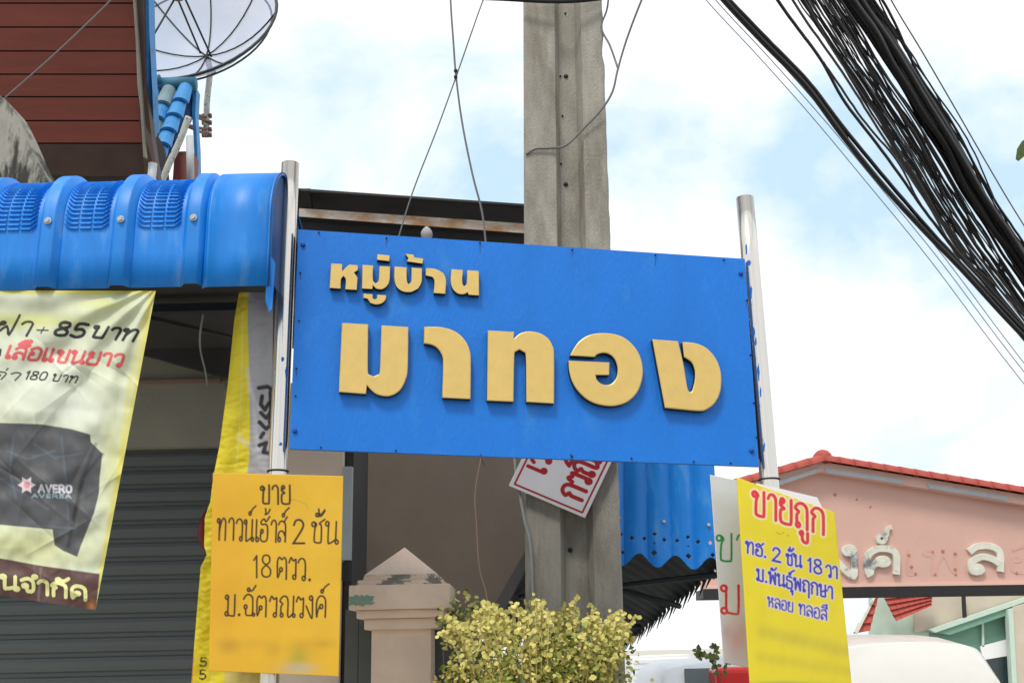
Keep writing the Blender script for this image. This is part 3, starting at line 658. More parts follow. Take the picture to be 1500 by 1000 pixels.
# ------------------------------------------------------------------ overhead cables
def cable_set():
    rnd = random.Random(11)
    def path(pts, sway, wob):
        q = spline([Vector((x, y, 0)) for x, y in pts], 7)
        ph = rnd.uniform(0, 6.3); fr_ = rnd.uniform(1.2, 3.4); out = []
        for i, v in enumerate(q):
            t = i / (len(q) - 1)
            n_ = Vector((q[min(i + 1, len(q) - 1)] - q[max(i - 1, 0)])).normalized(); nn = Vector((-n_.y, n_.x, 0))
            w = sway + wob * math.sin(ph + fr_ * 6.3 * t) + wob * .6 * math.sin(ph * 2 + fr_ * 13 * t) + rnd.uniform(-.12, .12) * wob
            v = v + nn * w; out.append((v.x, v.y))
        return out
    def lay(name, pts, Y0, Y1, r, m, label, group, parent=None, sway=0, wob=0):
        q = path(pts, sway, wob); k = len(q) - 1
        mb = MB(); mb.tube([P(x, y, Y0 + (Y1 - Y0) * i / k) for i, (x, y) in enumerate(q)], r, 5)
        o = mb.build(name, M[m], parent, True)
        if label: tag(o, label, 'cable', group)
    g = 'overhead cables strung across the upper right'
    lo = [(1010, -60), (1060, 0), (1118, 62), (1180, 126), (1232, 196), (1290, 268), (1350, 334), (1410, 396), (1470, 462), (1540, 535)]
    lay('overhead_cable', lo, 6, 8.4, .021, 'cable', 'thick black cable, lowest of the heavy overhead lines', g)
    lay('overhead_cable', lo, 6.02, 8.42, .015, 'cable', 'black cable twisted just above the lowest heavy line', g, sway=-7, wob=1.6)
    lay('overhead_cable', lo, 6.04, 8.42, .010, 'cable', 'thin black cable woven through the lowest heavy pair', g, sway=-3, wob=2.5)
    mid = [(1105, -60), (1138, 0), (1172, 50), (1205, 92), (1240, 150), (1284, 210), (1322, 262), (1360, 318), (1400, 372), (1452, 424), (1540, 520)]
    lay('overhead_cable', mid, 6.2, 8.5, .012, 'cable', 'lone black cable between the low pair and the dense bundle', g, wob=1.5)
    lay('overhead_cable', mid[3:], 6.2, 8.5, .008, 'cable', 'thin cable leaving the lone black cable halfway down', g, sway=-5, wob=3)
    # the dense bundle: left ragged part, thick core, right strand
    L = [(1120, -80), (1168, 0), (1215, 72), (1262, 145), (1310, 222), (1358, 300), (1402, 370), (1450, 430), (1540, 540)]
    Rr = [(1185, -80), (1232, 0), (1272, 66), (1318, 138), (1362, 208), (1405, 285), (1448, 350), (1500, 428), (1560, 520)]
    N_ = 40
    for i in range(N_):
        t = i / (N_ - 1)
        pts = [(a[0] * (1 - t) + b[0] * t, a[1] * (1 - t) + b[1] * t) for a, b in zip(L, Rr)]
        lay('bundle_cable', pts, 6.3 + rnd.uniform(0, .5), 8.8 + rnd.uniform(0, .5), rnd.choice([.004, .006, .009, .005, .010]), rnd.choice(['cable', 'cable', 'cable', 'cable_mid_grey']),
            'loose thin black cable in the ragged half of the dense overhead bundle', 'loose cables of the dense overhead bundle', sway=rnd.uniform(-3, 3), wob=rnd.uniform(1.4, 4))
    C0 = [(1208, -80), (1252, 0), (1298, 70), (1345, 148), (1390, 220), (1432, 295), (1478, 362), (1520, 425), (1570, 500)]
    for i in range(9):
        lay('core_cable', C0, 6.6 + rnd.uniform(0, .3), 9.0 + rnd.uniform(0, .3), (.029 if i < 6 else .014), 'cable',
            'thick black cable in the solid core of the dense overhead bundle', 'thick core cables of the dense overhead bundle', sway=-12 + i * 3.0, wob=1.5)
    S0 = [(1240, -80), (1284, 0), (1318, 58), (1352, 116), (1392, 178), (1430, 250), (1470, 320), (1510, 385), (1570, 480)]
    for i in range(6):
        lay('side_cable', S0, 6.8, 9.1, .011 if i % 2 else .007, 'cable', 'black cable in the narrow strand right of the solid core', 'cables of the strand right of the core', sway=-5 + i * 2.6, wob=3.2)
    T0 = [(1265, -80), (1305, 0), (1350, 75), (1395, 152), (1437, 225), (1475, 290), (1512, 350), (1560, 430)]
    lay('overhead_cable', T0, 6.9, 9.2, .006, 'cable_grey', 'single taut grey wire at the far right of the bundles', g)
    for i, (dx, lab) in enumerate([(0, 'palest thin wire running below all the heavy cables'), (14, 'thin pale wire just above the lowest pale one'), (24, 'short pale wire nearest the lowest heavy cable')]):
        Fp = [(990 + dx, -60), (1034 + dx, 0), (1110 + dx, 82), (1190 + dx, 172), (1270 + dx, 268), (1360 + dx, 378), (1450 + dx, 498), (1530 + dx, 600)]
        lay('overhead_cable', Fp, 7.5, 10, .0045, 'cable_faint', lab, g)
cable_set()
# leaf at the right edge
c = P(1500, 215, 4.0)
T = thing('leafy_twig', 'green leaf reaching in at the right edge beside the cables', 'twig', c + Vector((.1, 0, -.05)))
def leaf(c, d, w, up_=Vector((0, -.3, 1))):
    d = Vector(d); s_ = d.cross(up_).normalized() * w
    return [c, c + d * .3 + s_, c + d * .7 + s_ * .8, c + d, c + d * .7 - s_ * .8, c + d * .3 - s_]
def leafpx(pts, name='leaf'):
    mb = MB(); mb.slab([P(x, y, 4.0) for x, y in pts], (0, .002, 0)); mb.build(name, M['leaf_d'], T)
leafpx([(1512, 196), (1497, 207), (1490, 218), (1488, 233), (1492, 236), (1502, 228), (1512, 215)])
leafpx([(1530, 220), (1520, 232), (1512, 250), (1520, 252), (1535, 240)])
mb = MB(); mb.tube([P(1512, 200, 4.0), P(1540, 180, 4.0), P(1600, 170, 4.05)], .003, 6); mb.build('stem', M['bark'], T)

# ------------------------------------------------------------------ blue rolled awning (upper left)
YF, RAD = 3.62, .22
e = math.atan((P(200, 268, 3).z - CAMZ) / 3)
ZC = CAMZ + (YF + RAD) * math.tan(e) - RAD / math.cos(e)
ZB = P(200, 421, YF).z
AW = thing('blue_awning', 'blue rolled sheet metal awning with ribs and louvre slots at the upper left', 'awning', (P(100, 420, YF).x, YF + .5, 0))
def prof(o=0.0, zb=None, n=16):
    zb = ZB if zb is None else zb
    pts = [(YF - o, zb), (YF - o, zb * .5 + ZC * .5), (YF - o, ZC)]
    for k in range(1, n + 1):
        a = math.pi - (math.pi * .60) * k / n
        pts.append((YF + RAD + math.cos(a) * (RAD + o), ZC + math.sin(a) * (RAD + o)))
    y, z = pts[-1]; pts.append((y + .35, z - .12)); return pts
X1 = P(303, 350, YF).x; X0 = P(-420, 350, YF).x; X2 = P(400, 350, YF).x
sp = (P(184, 300, YF).x - P(79, 300, YF).x); xr0 = P(184, 300, YF).x
cols = [X0]; offs = [0]; k = math.floor((X0 - xr0) / sp)
ribs = []
while True:
    xc = xr0 + k * sp; k += 1
    if xc > X1 - .02: break
    if xc < X0 + .1: continue
    ribs.append(xc)
    for d_, o_2 in [(-.042, 0), (-.0405, 0), (-.0395, .001), (-.0235, .029), (-.022, .0304), (-.020, .031), (.020, .031), (.022, .0304), (.0235, .029), (.0395, .001), (.0405, 0), (.042, 0)]:
        cols.append(xc + d_); offs.append(o_2)
    for d_ in (.4, .43, .46, .6, .63, .66): cols.append(xc + sp * d_); offs.append(.0010 if d_ in (.43, .63) else .0)
cols.append(X1 + .03); offs.append(0)
V = []; npf = len(prof())
for x, of in zip(cols, offs):
    for (y, z) in prof(of): V.append((x, y, z))
Fc = [[i * npf + j, i * npf + j + 1, (i + 1) * npf + j + 1, (i + 1) * npf + j] for i in range(len(cols) - 1) for j in range(npf - 1)]
o = obj('ribbed_sheet', V, Fc, M['awning'], AW, True)
es = o.modifiers.new('crease', 'EDGE_SPLIT'); es.split_angle = R(20)
sm_ = o.modifiers.new('thickness', 'SOLIDIFY'); sm_.thickness = .003; sm_.offset = -1
# plain end section
V = []; xs = [X1 - .006, X1 + .004, X1 + .016, (X1 + X2) / 2, X2 - .012, X2]; oo = [.006, .02, .026, .027, .026, .018]
for x, of in zip(xs, oo):
    for (y, z) in prof(of, ZB - .012): V.append((x, y, z))
Fc = [[i * npf + j, i * npf + j + 1, (i + 1) * npf + j + 1, (i + 1) * npf + j] for i in range(len(xs) - 1) for j in range(npf - 1)]
o = obj('end_section', V, Fc, M['awning'], AW, True); es = o.modifiers.new('crease', 'EDGE_SPLIT'); es.split_angle = R(20); sm_ = o.modifiers.new('thickness', 'SOLIDIFY'); sm_.thickness = .003; sm_.offset = -1
pf = prof(.012, ZB + .03)
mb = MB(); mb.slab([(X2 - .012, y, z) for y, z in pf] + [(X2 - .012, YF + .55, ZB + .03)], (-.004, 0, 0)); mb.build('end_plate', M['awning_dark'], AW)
mb = MB(); mb.slab([(X2 - .001, YF - .02, ZB + .1), (X2 - .014, YF - .02, ZB - .005), (X2 - .016, YF - .005, ZB - .06), (X2 - .004, YF, ZB - .1), (X2 + .006, YF, ZB - .09), (X2 + .012, YF, ZB + .08)], (0, .003, 0)); mb.build('hanging_flap', M['awning'], AW)
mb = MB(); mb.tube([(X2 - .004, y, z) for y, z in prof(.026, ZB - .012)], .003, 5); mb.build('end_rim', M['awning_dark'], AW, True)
# louvre slots per bay
def on_prof(s, of):   # s: arc degrees above the start of the curve
    a = math.pi - R(s); return (YF + RAD + math.cos(a) * (RAD + of), ZC + math.sin(a) * (RAD + of))
proto = None
bay = MB()
for row in range(17):
    s = -9 + row * 4.6
    for c0, c1 in [(.27, .37), (.40, .55), (.58, .715)]:
        x0, x1 = c0 * sp, c1 * sp
        def pt(x, s, of):
            if s < 0: return (x, YF - of, ZC + s * RAD * math.pi / 180)
            y, z = on_prof(s, of); return (x, y, z)
        pts = [pt(x0, s, .001), pt(x1, s, .001), pt(x1, s + .7, .008), pt(x0, s + .7, .008), pt(x0, s + 2.7, .002), pt(x1, s + 2.7, .002)]
        bay.add(pts, [(0, 1, 2, 3), (3, 2, 5, 4), (0, 3, 4), (1, 5, 2)])
        if row >= 1: pass
    # fanned short slots up the rib flank
    for side in (0, 1):
        x0, x1 = ((.19 * sp, .262 * sp) if side == 0 else (.722 * sp, .79 * sp)); ds = (4.5, 0) if side == 0 else (0, 4.5)
        bay.add([pt(x0, s + ds[0], .003), pt(x1, s + ds[1], .001), pt(x1, s + ds[1] + .8, .008), pt(x0, s + ds[0] + .8, .011), pt(x0, s + ds[0] + 2.6, .004), pt(x1, s + ds[1] + 2.6, .002)], [(0, 1, 2, 3), (3, 2, 5, 4)])
for xc in ribs[:]:
    if proto is None:
        V = [Vector(v) + Vector((xc, 0, 0)) for v in bay.V]; proto = obj('louvre_panel', V, bay.F, M['awning'], AW); px0_ = xc
    else: dup(proto, AW, (xc - px0_, 0, 0))
# screws with washers
y_, z_ = YF - .034, ZC - .012
mb = MB(); c = Vector((ribs[0], y_, z_)); mb.tube([c, c + Vector((0, -.004, 0))], .013, 10); mb.tube([c, c + Vector((0, -.012, 0))], .008, 6); w0 = mb.build('washer_screw', M['crust'], AW)
for xc in ribs[1:]: dup(w0, AW, (xc - ribs[0], 0, 0))

# ------------------------------------------------------------------ shophouse below the awning
H = thing('shophouse', 'shop front in the shade under the blue awning with a dark roller shutter', 'building', (P(100, 900, 4.9).x, 5.2, 0))
YW = 4.9
xl = P(-500, 700, YW).x; xw = P(318, 650, YW).x
zt = P(200, 655, YW).z; zl = P(200, 560, YW).z; ztop = P(200, 380, YW).z + .15
MB().box((xl, YW, zt), (xw + .02, YW + .2, zl)).build('lintel', M['lintel'], H)
MB().box((xl, YW + .012, zl), (xw + .12, YW + .2, ztop)).build('upper_wall', M['lintel'], H)
MB().box((xl, YW - .012, zl - .012), (xw, YW + .01, zl + .006)).build('ledge', M['pink_ledge'], H)
# shutter slats
ys = [655, 681, 707, 733]; zs0 = zt
sh = .0
dz = (P(200, 660, YW).z - P(200, 686, YW).z)
x_l, x_r = xl, P(322, 800, YW + .06).x + .05
slat = MB()
prf = [(.0, .0), (-.010, .006), (-.014, dz * .3), (-.014, dz * .55), (-.008, dz * .74), (0.004, dz * .80), (.004, dz)]
yy = YW + .06
V = []; 
for x in (x_l, x_r):
    for (dy, z) in prf: V.append((x, yy + dy, zt - dz + z))
nq = len(prf); Fc = [[j, j + 1, nq + j + 1, nq + j] for j in range(nq - 1)]
s0_ = obj('slat', V, Fc, M['shutter'], H)
mod = s0_.modifiers.new('thickness', 'SOLIDIFY'); mod.thickness = .003
for k in range(1, int(zt / dz)): dup(s0_, H, (0, 0, -dz * k))
MB().box((x_l, yy + .02, 0), (x_r, yy + .03, zt)).build('shutter_backing', M['shutter_gap'], H)
# dark roof lining sloping down to the wall, and a cross beam
mb = MB(); mb.slab([P(-300, 380, 3.9), P(420, 380, 3.9), P(420, 380, 4.87) + Vector((0, 0, .0)), P(-300, 380, 4.87)], (0, 0, .03)); 
zc_ = ZB + .22
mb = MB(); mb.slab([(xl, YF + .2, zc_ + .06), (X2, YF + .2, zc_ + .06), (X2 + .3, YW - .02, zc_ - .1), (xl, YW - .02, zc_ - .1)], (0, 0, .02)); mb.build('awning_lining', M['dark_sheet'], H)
mb = MB(); mb.slab([P(150, 425, YW - .05), P(352, 425, YW - .05), P(352, 558, YW - .05), P(195, 515, YW - .05), P(-300, 400, YW - .05)], (0, .04, 0)); mb.build('shade_panel', M['dark_sheet'], H)  # dark panel standing in for the diagonal shade on the upper wall
a, b = P(150, 452, 4.3), P(352, 452, 4.3); mb = MB(); mb.box((xl, 4.3, a.z - .018), (b.x, 4.34, a.z + .016)); mb.build('cross_beam', M['black_steel'], H)
mb = MB(); mb.tube([P(210, 462, 4.5), P(345, 492, 4.75)], .02, 4); mb.build('roof_strut', M['dark_sheet'], H)
wire('hanging_cable', [(298, 458, 4.4), (293, 490, 4.45), (294, 515, 4.6), (300, 540, 4.75), (304, 566, 4.86)], .0045, 'cable_white', 'pale cable hanging in the dark gap under the awning', 'cable')
# building side column with pale plaster under the sign
xa, xb = P(410, 800, 4.95).x, P(500, 800, 4.95).x
MB().box((xa - .1, 4.95, 0), (xb, 5.3, P(460, 560, 4.95).z)).build('corner_pier', M['beige'], H)
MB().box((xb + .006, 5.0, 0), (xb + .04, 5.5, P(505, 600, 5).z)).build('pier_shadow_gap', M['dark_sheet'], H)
o = thing('strip_light', 'slim grey white light fitting on the wall between yellow poster and pillar', 'light fitting', P(508, 855, 4.94))
mb = MB(); a, b = P(503, 684, 4.92), P(514, 820, 4.92); mb.box((a.x, 4.90, b.z), (b.x, 4.945, a.z)); mb.build('casing', M['tube_white'], o)
mb = MB(); a2, b2 = P(502, 824, 4.92), P(512, 850, 4.92); mb.box((a2.x, 4.9, b2.z), (b2.x, 4.95, a2.z)); mb.build('socket', M['dark_iron'], o)

# brown-grey canopy wall behind, with slanting end
K = thing('canopy_wall', 'shaded brown grey gable wall with slanting dark edge behind the pillar', 'wall', (P(640, 900, 6).x, 6.1, 0))
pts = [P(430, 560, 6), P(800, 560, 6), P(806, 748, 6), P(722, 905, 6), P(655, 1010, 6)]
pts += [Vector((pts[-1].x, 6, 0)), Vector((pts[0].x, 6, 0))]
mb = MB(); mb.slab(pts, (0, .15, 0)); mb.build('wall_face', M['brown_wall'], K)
mb = MB(); mb.slab([P(800, 752, 5.95), P(818, 742, 5.95), P(720, 928, 5.95), P(700, 928, 5.95)], (0, .2, 0)); mb.build('edge_beam', M['dark_sheet'], K)
wire('hanging_cable', [(706, 664, 5.6), (696, 720, 5.6), (698, 770, 5.6), (702, 830, 5.6), (712, 868, 5.6), (716, 905, 5.6)], .0035, 'pink_ledge', 'thin reddish cable hanging down the shaded brown wall', 'cable')
# dark roof above the sign
D = thing('rear_roof', 'dark metal roof with a rusty beam showing above the blue sign', 'roof', (P(600, 340, 5.6).x, 5.9, P(600, 350, 5.6).z))
mb = MB(); mb.slab([P(-200, 242, 5.5), P(360, 270, 5.5), P(440, 277, 5.5), P(790, 301, 5.6), P(790, 332, 5.75), P(440, 308, 5.7), P(-200, 280, 5.7)], (0, .5, -.02)); mb.build('roof_sheet', M['dark_sheet'], D)
mb = MB(); mb.slab([P(438, 305, 5.55), P(790, 329, 5.65), P(790, 343, 5.65), P(438, 317, 5.55)], (0, .006, 0)); mb.build('rusty_beam', M['rust_beam'], D)
mb = MB(); mb.slab([P(380, 303, 5.85), P(790, 330, 5.9), P(790, 420, 5.9), P(380, 420, 5.85)], (0, .05, 0)); mb.build('back_board', M['dark_sheet'], D)
for x in (448,):
    mb = MB(); mb.tube([P(x, 278 + (x - 440) * .07, 5.5), P(x + 6, 316 + (x - 440) * .07, 5.62)], .03, 4); mb.build('rafter', M['dark_iron'], D)
mb = MB(); mb.tube([P(440, 279, 5.49), P(790, 303, 5.59)], .012, 6); mb.build('drip_edge', M['dark_iron'], D)
lb_ = thing('bulb', 'small pale round bulb peeping over the top edge of the blue sign', 'bulb', P(625, 350, 4.6))
mb = MB(); c = P(625, 342, 4.6); rings = [(0, .0), (.012, .014), (.022, .026), (.026, .03), (.02, .022), (.012, .012), (.012, -.02)]
mb.tube([c + Vector((0, 0, .034 - .012 * i)) for i in range(7)], [.004, .016, .024, .027, .025, .018, .012], 14); mb.build('globe', M['net'], lb_, True)
mb = MB(); mb.tube([c + Vector((0, 0, -.03)), c + Vector((0, 0, -.1))], .012, 8); mb.build('holder', M['dark_iron'], lb_, True)

# ------------------------------------------------------------------ banners
BP = Plane((0, YF - .005, 0), (0, -1, 0))
base = lin(206, 210, 184)
# quad extends left beyond the frame
BQ = [(-70, 425), (228, 426), (140, 893), (-70, 861)]
pr = Print(BQ, 300, 400, base)
for cx, cy, rx, ry, col, a in [(30, 470, 130, 14, (196, 196, 92), .75), (150, 445, 50, 12, (206, 208, 110), .6), (60, 560, 90, 60, (232, 236, 220), .6), (110, 600, 60, 30, (232, 236, 226), .5), (40, 800, 120, 40, (214, 214, 140), .6), (170, 700, 26, 120, (214, 212, 134), .6)]:
    pr.blob(cx, cy, rx, ry, lin(*col), a)
pr.stroke([(226, 428), (138, 893)], 9, lin(212, 202, 96), .8, soft=4)
pr.stroke([(219, 440), (190, 560), (172, 700)], 6, lin(214, 204, 70), .5, soft=5)
pr.stroke([(0, 427), (228, 428)], 7, lin(208, 198, 90), .9, soft=3)
blk = lin(44, 44, 44); red = lin(216, 96, 98)
pr.text('ฝา', (-12, 489), (44, 492), 21, 3.8, blk, italic=.3, jit=.2)
pr.text('+', (46, 492), (72, 493), 18, 2.0, blk, italic=.3)
pr.text('85', (76, 490), (124, 495), 20, 5.0, blk, italic=.3)
pr.text('บาท', (130, 493), (200, 500), 17, 4.4, blk, italic=.3)
pr.text('เสื้อแขนยาว', (6, 524), (180, 537), 18, 4.6, red, italic=.25)
pr.text('ค่า', (-22, 554), (27, 557), 11, 2.2, blk, italic=.3)
pr.text('180', (34, 555), (68, 557), 12, 2.4, blk, italic=.3)
pr.text('บาท', (74, 557), (113, 561), 10, 2.2, blk, italic=.3)
pr.stroke([(-4, 516), (1, 512), (0, 520)], 3, blk)
sh_c = lin(84, 84, 86)
pr.poly([(-190, 640), (-60, 618), (0, 619), (60, 621), (104, 628), (132, 636), (133, 647), (150, 664), (146, 700), (145, 722), (138, 750), (128, 775), (118, 800), (113, 815), (92, 806), (80, 798), (77, 775), (0, 768), (-190, 770)], sh_c, soft=1.5)
for q, a in [(((100, 800), (120, 700), (150, 665)), .6), (((105, 768), (125, 690), (140, 650)), .5)]: pr.stroke(q, 5, lin(40, 40, 42), a, soft=4)
for q in [((10, 660), (40, 672), (80, 660)), ((0, 700), (30, 720), (70, 745)), ((90, 640), (96, 700), (100, 760)), ((20, 640), (14, 690), (24, 730)), ((60, 770), (90, 772), (112, 774)), ((50, 650), (80, 670), (120, 664))]:
    pr.stroke(q, 2.5, lin(110, 132, 150), .35, soft=3)  # pale strokes: highlights put into the shirt's colour
st6 = []
for k in range(12):
    a = k * math.pi / 6; rr = 13.5 if k % 2 == 0 else 7.5; st6.append((39 + rr * math.cos(a), 710 + rr * math.sin(a)))
pr.poly(st6, lin(220, 200, 206), soft=1); pr.poly([(39 + 5 * math.cos(a), 710 + 5 * math.sin(a)) for a in [k * math.pi / 5 for k in range(10)]], lin(204, 140, 140), soft=2)
pr.text('AVERO', (56, 720), (107, 721), 10, 3, lin(206, 204, 210), soft=1.2)
pr.text('AVEREA', (46, 728), (106, 729), 5, 1.6, lin(150, 170, 180), soft=1)
brn = lin(92, 64, 60)
pr.poly([(-200, 795), (0, 817), (60, 828), (146, 840), (140, 900), (-200, 860)], brn, soft=1.5)
pr.text('วนจำกัด', (-22, 857), (130, 879), 19, 5.4, lin(226, 222, 150), halo=lin(70, 48, 44), hw=3)
pr.stroke([(60, 832), (56, 880)], 3, lin(180, 160, 150), .3, soft=3); pr.stroke([(86, 836), (64, 850)], 5, lin(50, 34, 32), .5, soft=4)
pr.blob(133, 885, 8, 8, lin(190, 120, 60), .8)
crn = random.Random(12); CREASE = []
for k in range(46):
    a = crn.choice([crn.uniform(.4, 1.2), crn.uniform(-1.2, -.4), crn.uniform(1.3, 1.8)]); CREASE.append((math.sin(a), -math.cos(a) if False else math.cos(a), crn.uniform(-20, 210), crn.uniform(520, 880), crn.choice([-1, 1]) * crn.uniform(.003, .009), crn.uniform(3, 8)))
def wr(x, y, u, v):
    fan = math.atan2(y - 415, 235 - x)         # folds fan out from the upper right corner
    d = math.hypot(y - 415, 235 - x)
    f = .016 * math.sin(fan * 19 + .6 * math.sin(d * .02)) * min(1, d / 90) * math.exp(-d / 330)
    f += .006 * math.sin((x * .9 + y * .25) * .045) * min(1, max(0, (y - 430) / 60))
    nn = mnoise.noise(Vector((x * .022, y * .03, 3.1))); n2 = mnoise.noise(Vector((x * .07, y * .05, 9.1)))
    f += .014 * nn + .004 * n2 * (0.5 + v)
    for (ax_, ay_, cx_, cy_, hh, ww) in CREASE:
        q_ = abs((x - cx_) * ax_ + (y - cy_) * ay_); l_ = abs(-(x - cx_) * ay_ + (y - cy_) * ax_)
        if q_ < ww * 4 and l_ < 75: f += hh * math.exp(-q_ / ww) * (1 - l_ / 75)
    return f
o = pr.build('promo_banner', M['banner'], lambda x, y, u, v: BP(x, y, wr(x, y, u, v) - .01 - .02 * v))
tag(o, 'large wrinkled pale yellow shirt advertising banner hanging from the awning at the left', 'banner')
# second banner
YB = 3.86
BP2 = Plane((0, YB, 0), (0, -1, 0))
def edgeL(v):    # left edge in px with the notch
    y = 428 + v * 640
    pts = [(428, 350), (470, 343), (560, 334), (650, 322), (700, 312), (735, 308), (742, 305), (758, 300), (800, 299), (812, 303), (830, 294), (900, 288), (1000, 280), (1068, 274)]
    for (a, xa_), (b, xb_) in zip(pts, pts[1:]):
        if y <= b: return xa_ + (xb_ - xa_) * (y - a) / (b - a)
    return 274
pr = Print([(340, 428), (402, 428), (402, 1068), (340, 1068)], 90, 420, lin(166, 164, 168))
lx = np.array([edgeL(v) for v in pr.v]); ry_ = 400 - 4 * pr.v
pr.xy[:, 0] = lx * (1 - pr.u) + ry_ * pr.u
# yellow strip about 30 px wide
dist = pr.xy[:, 0] - lx; wdt = 14 + 34 * np.clip((pr.xy[:, 1] - 430) / 250, 0, 1)
pr.mix(np.clip((wdt - dist) / 1.5 + .5, 0, 1), lin(224, 204, 40))
pr.mix(np.clip(1 - np.abs(dist - wdt * .62) / 1.4, 0, 1) * .6, lin(226, 218, 140))
pr.mix(np.clip((pr.xy[:, 1] - 870) / 25, 0, 1) * (dist > wdt) * .7, lin(224, 200, 60))
for q in [((366, 570), (380, 600)), ((350, 640), (372, 660)), ((362, 540), (372, 600), (378, 660))]: pr.stroke(q, 5, lin(206, 206, 214), .5, soft=6)
for q in [((379, 568), (392, 566), (398, 570)), ((384, 580), (382, 592), (388, 600), (394, 590)), ((382, 604), (390, 612), (396, 604)), ((380, 618), (390, 628), (398, 620)), ((382, 640), (386, 634)), ((380, 652), (390, 648), (386, 662), (396, 664)), ((396, 574), (397, 596), (395, 618))]:
    pr.stroke(q, 6, lin(24, 22, 24), .95, soft=1.5)
pr.blob(302, 775, 8, 30, lin(150, 26, 24), .0)
pr.text('5', (292, 975), (304, 975), 12, 2.4, blk); pr.text('5', (291, 994), (303, 994), 13, 2.4, blk)
pr.stroke([(283, 960), (280, 1000)], 3, lin(200, 60, 70), .7)
for k in range(7): pr.stroke([(290, 860 + k * 14), (300, 868 + k * 14), (310, 862 + k * 14)], 1.4, lin(90, 84, 50), .35, soft=2)
for k in range(16): pr.stroke([(300, 520 + k * 33), (330, 524 + k * 33), (352, 518 + k * 33)], 2, lin(196, 176, 36), .45, soft=3)
def wr2(x, y, u, v):
    return .012 * math.sin(u * 7 + v * 3) + .008 * mnoise.noise(Vector((x * .05, y * .03, 5))) + .0022 * mnoise.noise(Vector((x * .10, y * .16, 2))) + .004 * abs(mnoise.noise(Vector((x * .03 + y * .05, y * .05, 7)))) - .03 * v
o = pr.build('hanging_banner', M['banner'], lambda x, y, u, v: BP2(x, y, wr2(x, y, u, v)))
tag(o, 'narrow hanging banner with yellow border and grey back beside the left post', 'banner')
# red lantern like thing beside the notch
mb = MB(); c = P(305, 775, 4.1)
rr_l = [.0, .02, .034, .04, .036, .024, .0]; 
mb.tube([c + Vector((0, 0, .09 - .03 * i)) for i in range(7)], [max(.002, r_) for r_ in rr_l], 12); tag(mb.build('lantern', M['dark_red'], None, True), 'dark red lamp half hidden behind the notch of the yellow edged banner', 'lamp')

# ------------------------------------------------------------------ gate pillar
YP = 4.5
cx = P(587, 950, YP).x
PL = thing('gate_pillar', 'cream gate pillar with stepped cap and pyramid top left of the shrub', 'pillar', (cx, YP + .13, 0))
def zpx(py): return P(585, py, YP).z
def slabz(name, hw, py0, py1, m='pillar', hw2=None, top=None):
    z0, z1 = zpx(py0), zpx(py1); hw2 = hw2 or hw; cy = YP + .13
    V = [(cx - hw, cy - hw, z0), (cx + hw, cy - hw, z0), (cx + hw, cy + hw, z0), (cx - hw, cy + hw, z0), (cx - hw2, cy - hw2, z1), (cx + hw2, cy - hw2, z1), (cx + hw2, cy + hw2, z1), (cx - hw2, cy + hw2, z1)]
    o = obj(name, V, [(0, 3, 2, 1), (4, 5, 6, 7), (0, 1, 5, 4), (1, 2, 6, 5), (2, 3, 7, 6), (3, 0, 4, 7)], M[m], PL)
    bv = o.modifiers.new('worn edges', 'BEVEL'); bv.width = .004; bv.segments = 2
    return o
zb_ = zpx(921); hw = .118; cy = YP + .13
MB().box((cx - hw, cy - hw, 0), (cx + hw, cy + hw, zb_)).build('shaft', M['pillar'], PL)
slabz('cap_moulding', .145, 921, 905); slabz('cap_moulding', .172, 905, 892.5)
slabz('cap_slab', .2, 892.5, 857)
slabz('cap_step', .178, 857, 849, 'pillar_worn', hw2=.17); slabz('cap_step', .152, 849, 841, 'pillar_worn', hw2=.148)
apex = Vector((cx, cy, zpx(797)))
b_ = .146; zz = zpx(841)
obj('pyramid', [(cx - b_, cy - b_, zz), (cx + b_, cy - b_, zz), (cx + b_, cy + b_, zz), (cx - b_, cy + b_, zz), apex], [(0, 3, 2, 1), (0, 1, 4), (1, 2, 4), (2, 3, 4), (3, 0, 4)], M['pillar'], PL)
random.seed(9)
pts = []
for k in range(44):
    a = k / 44 * 2 * math.pi; sq_ = 1 / max(abs(math.cos(a)), abs(math.sin(a))); pts.append(P(527 + 22 * math.cos(a) * sq_ * random.uniform(.74, 1.05), 879 + 8.5 * math.sin(a) * sq_ * random.uniform(.62, 1.05), cy - .2 - .0015))
pts = [Vector((max(p.x, cx - .198), p.y, p.z)) for p in pts]
obj('paint_patch', pts, [list(range(44))], M['teal'], PL)
# low wall and dark gate left of it
GW = thing('dark_gate', 'dark metal gate behind the cream pillar near the ground', 'gate', (P(560, 990, 4.75).x, 4.78, 0))
for k in range(9):
    x = P(505, 950, 4.8).x + k * .06
    if abs(x - cx) < .05: continue
    m_ = MB(); m_.box((x, 4.8, 0), (x + .055, 4.82, zpx(905) + .05)); m_.build('board', M['shutter'], GW)

# ------------------------------------------------------------------ blue canopy right of the pole
YC = 5.4
CN = thing('blue_canopy', 'bright blue corrugated canopy with scalloped pierced edge right of the pole', 'canopy', (P(980, 830, YC).x, YC + .8, P(980, 840, YC).z))
q3 = lambda x, y: (900 + x / 2.941, 660 + y / 2.941)
holes = [q3(*h) + (r_,) for *h, r_ in [(28, 360, 2.2), (35, 438, 2.6), (73, 376, 2.7), (127, 379, 2.7), (170, 360, 2.4), (170, 399, 1.5), (169, 441, 3.4), (212, 385, 2.7), (268, 388, 2.7), (314, 374, 2.4), (315, 413, 1.5), (316, 455, 3.4), (358, 393, 2.7), (410, 397, 2.7), (420, 450, 2.6)]]
def scallop(x):
    ph = (x - 959.5) / 49.5 * 2 * math.pi
    c_ = math.cos(ph); return 822 + .06 * (x - 960) + (9.5 * c_ if c_ > 0 else 9.5 * c_)
stp = 1.0; x0, x1, y0 = 868, 1046, 560
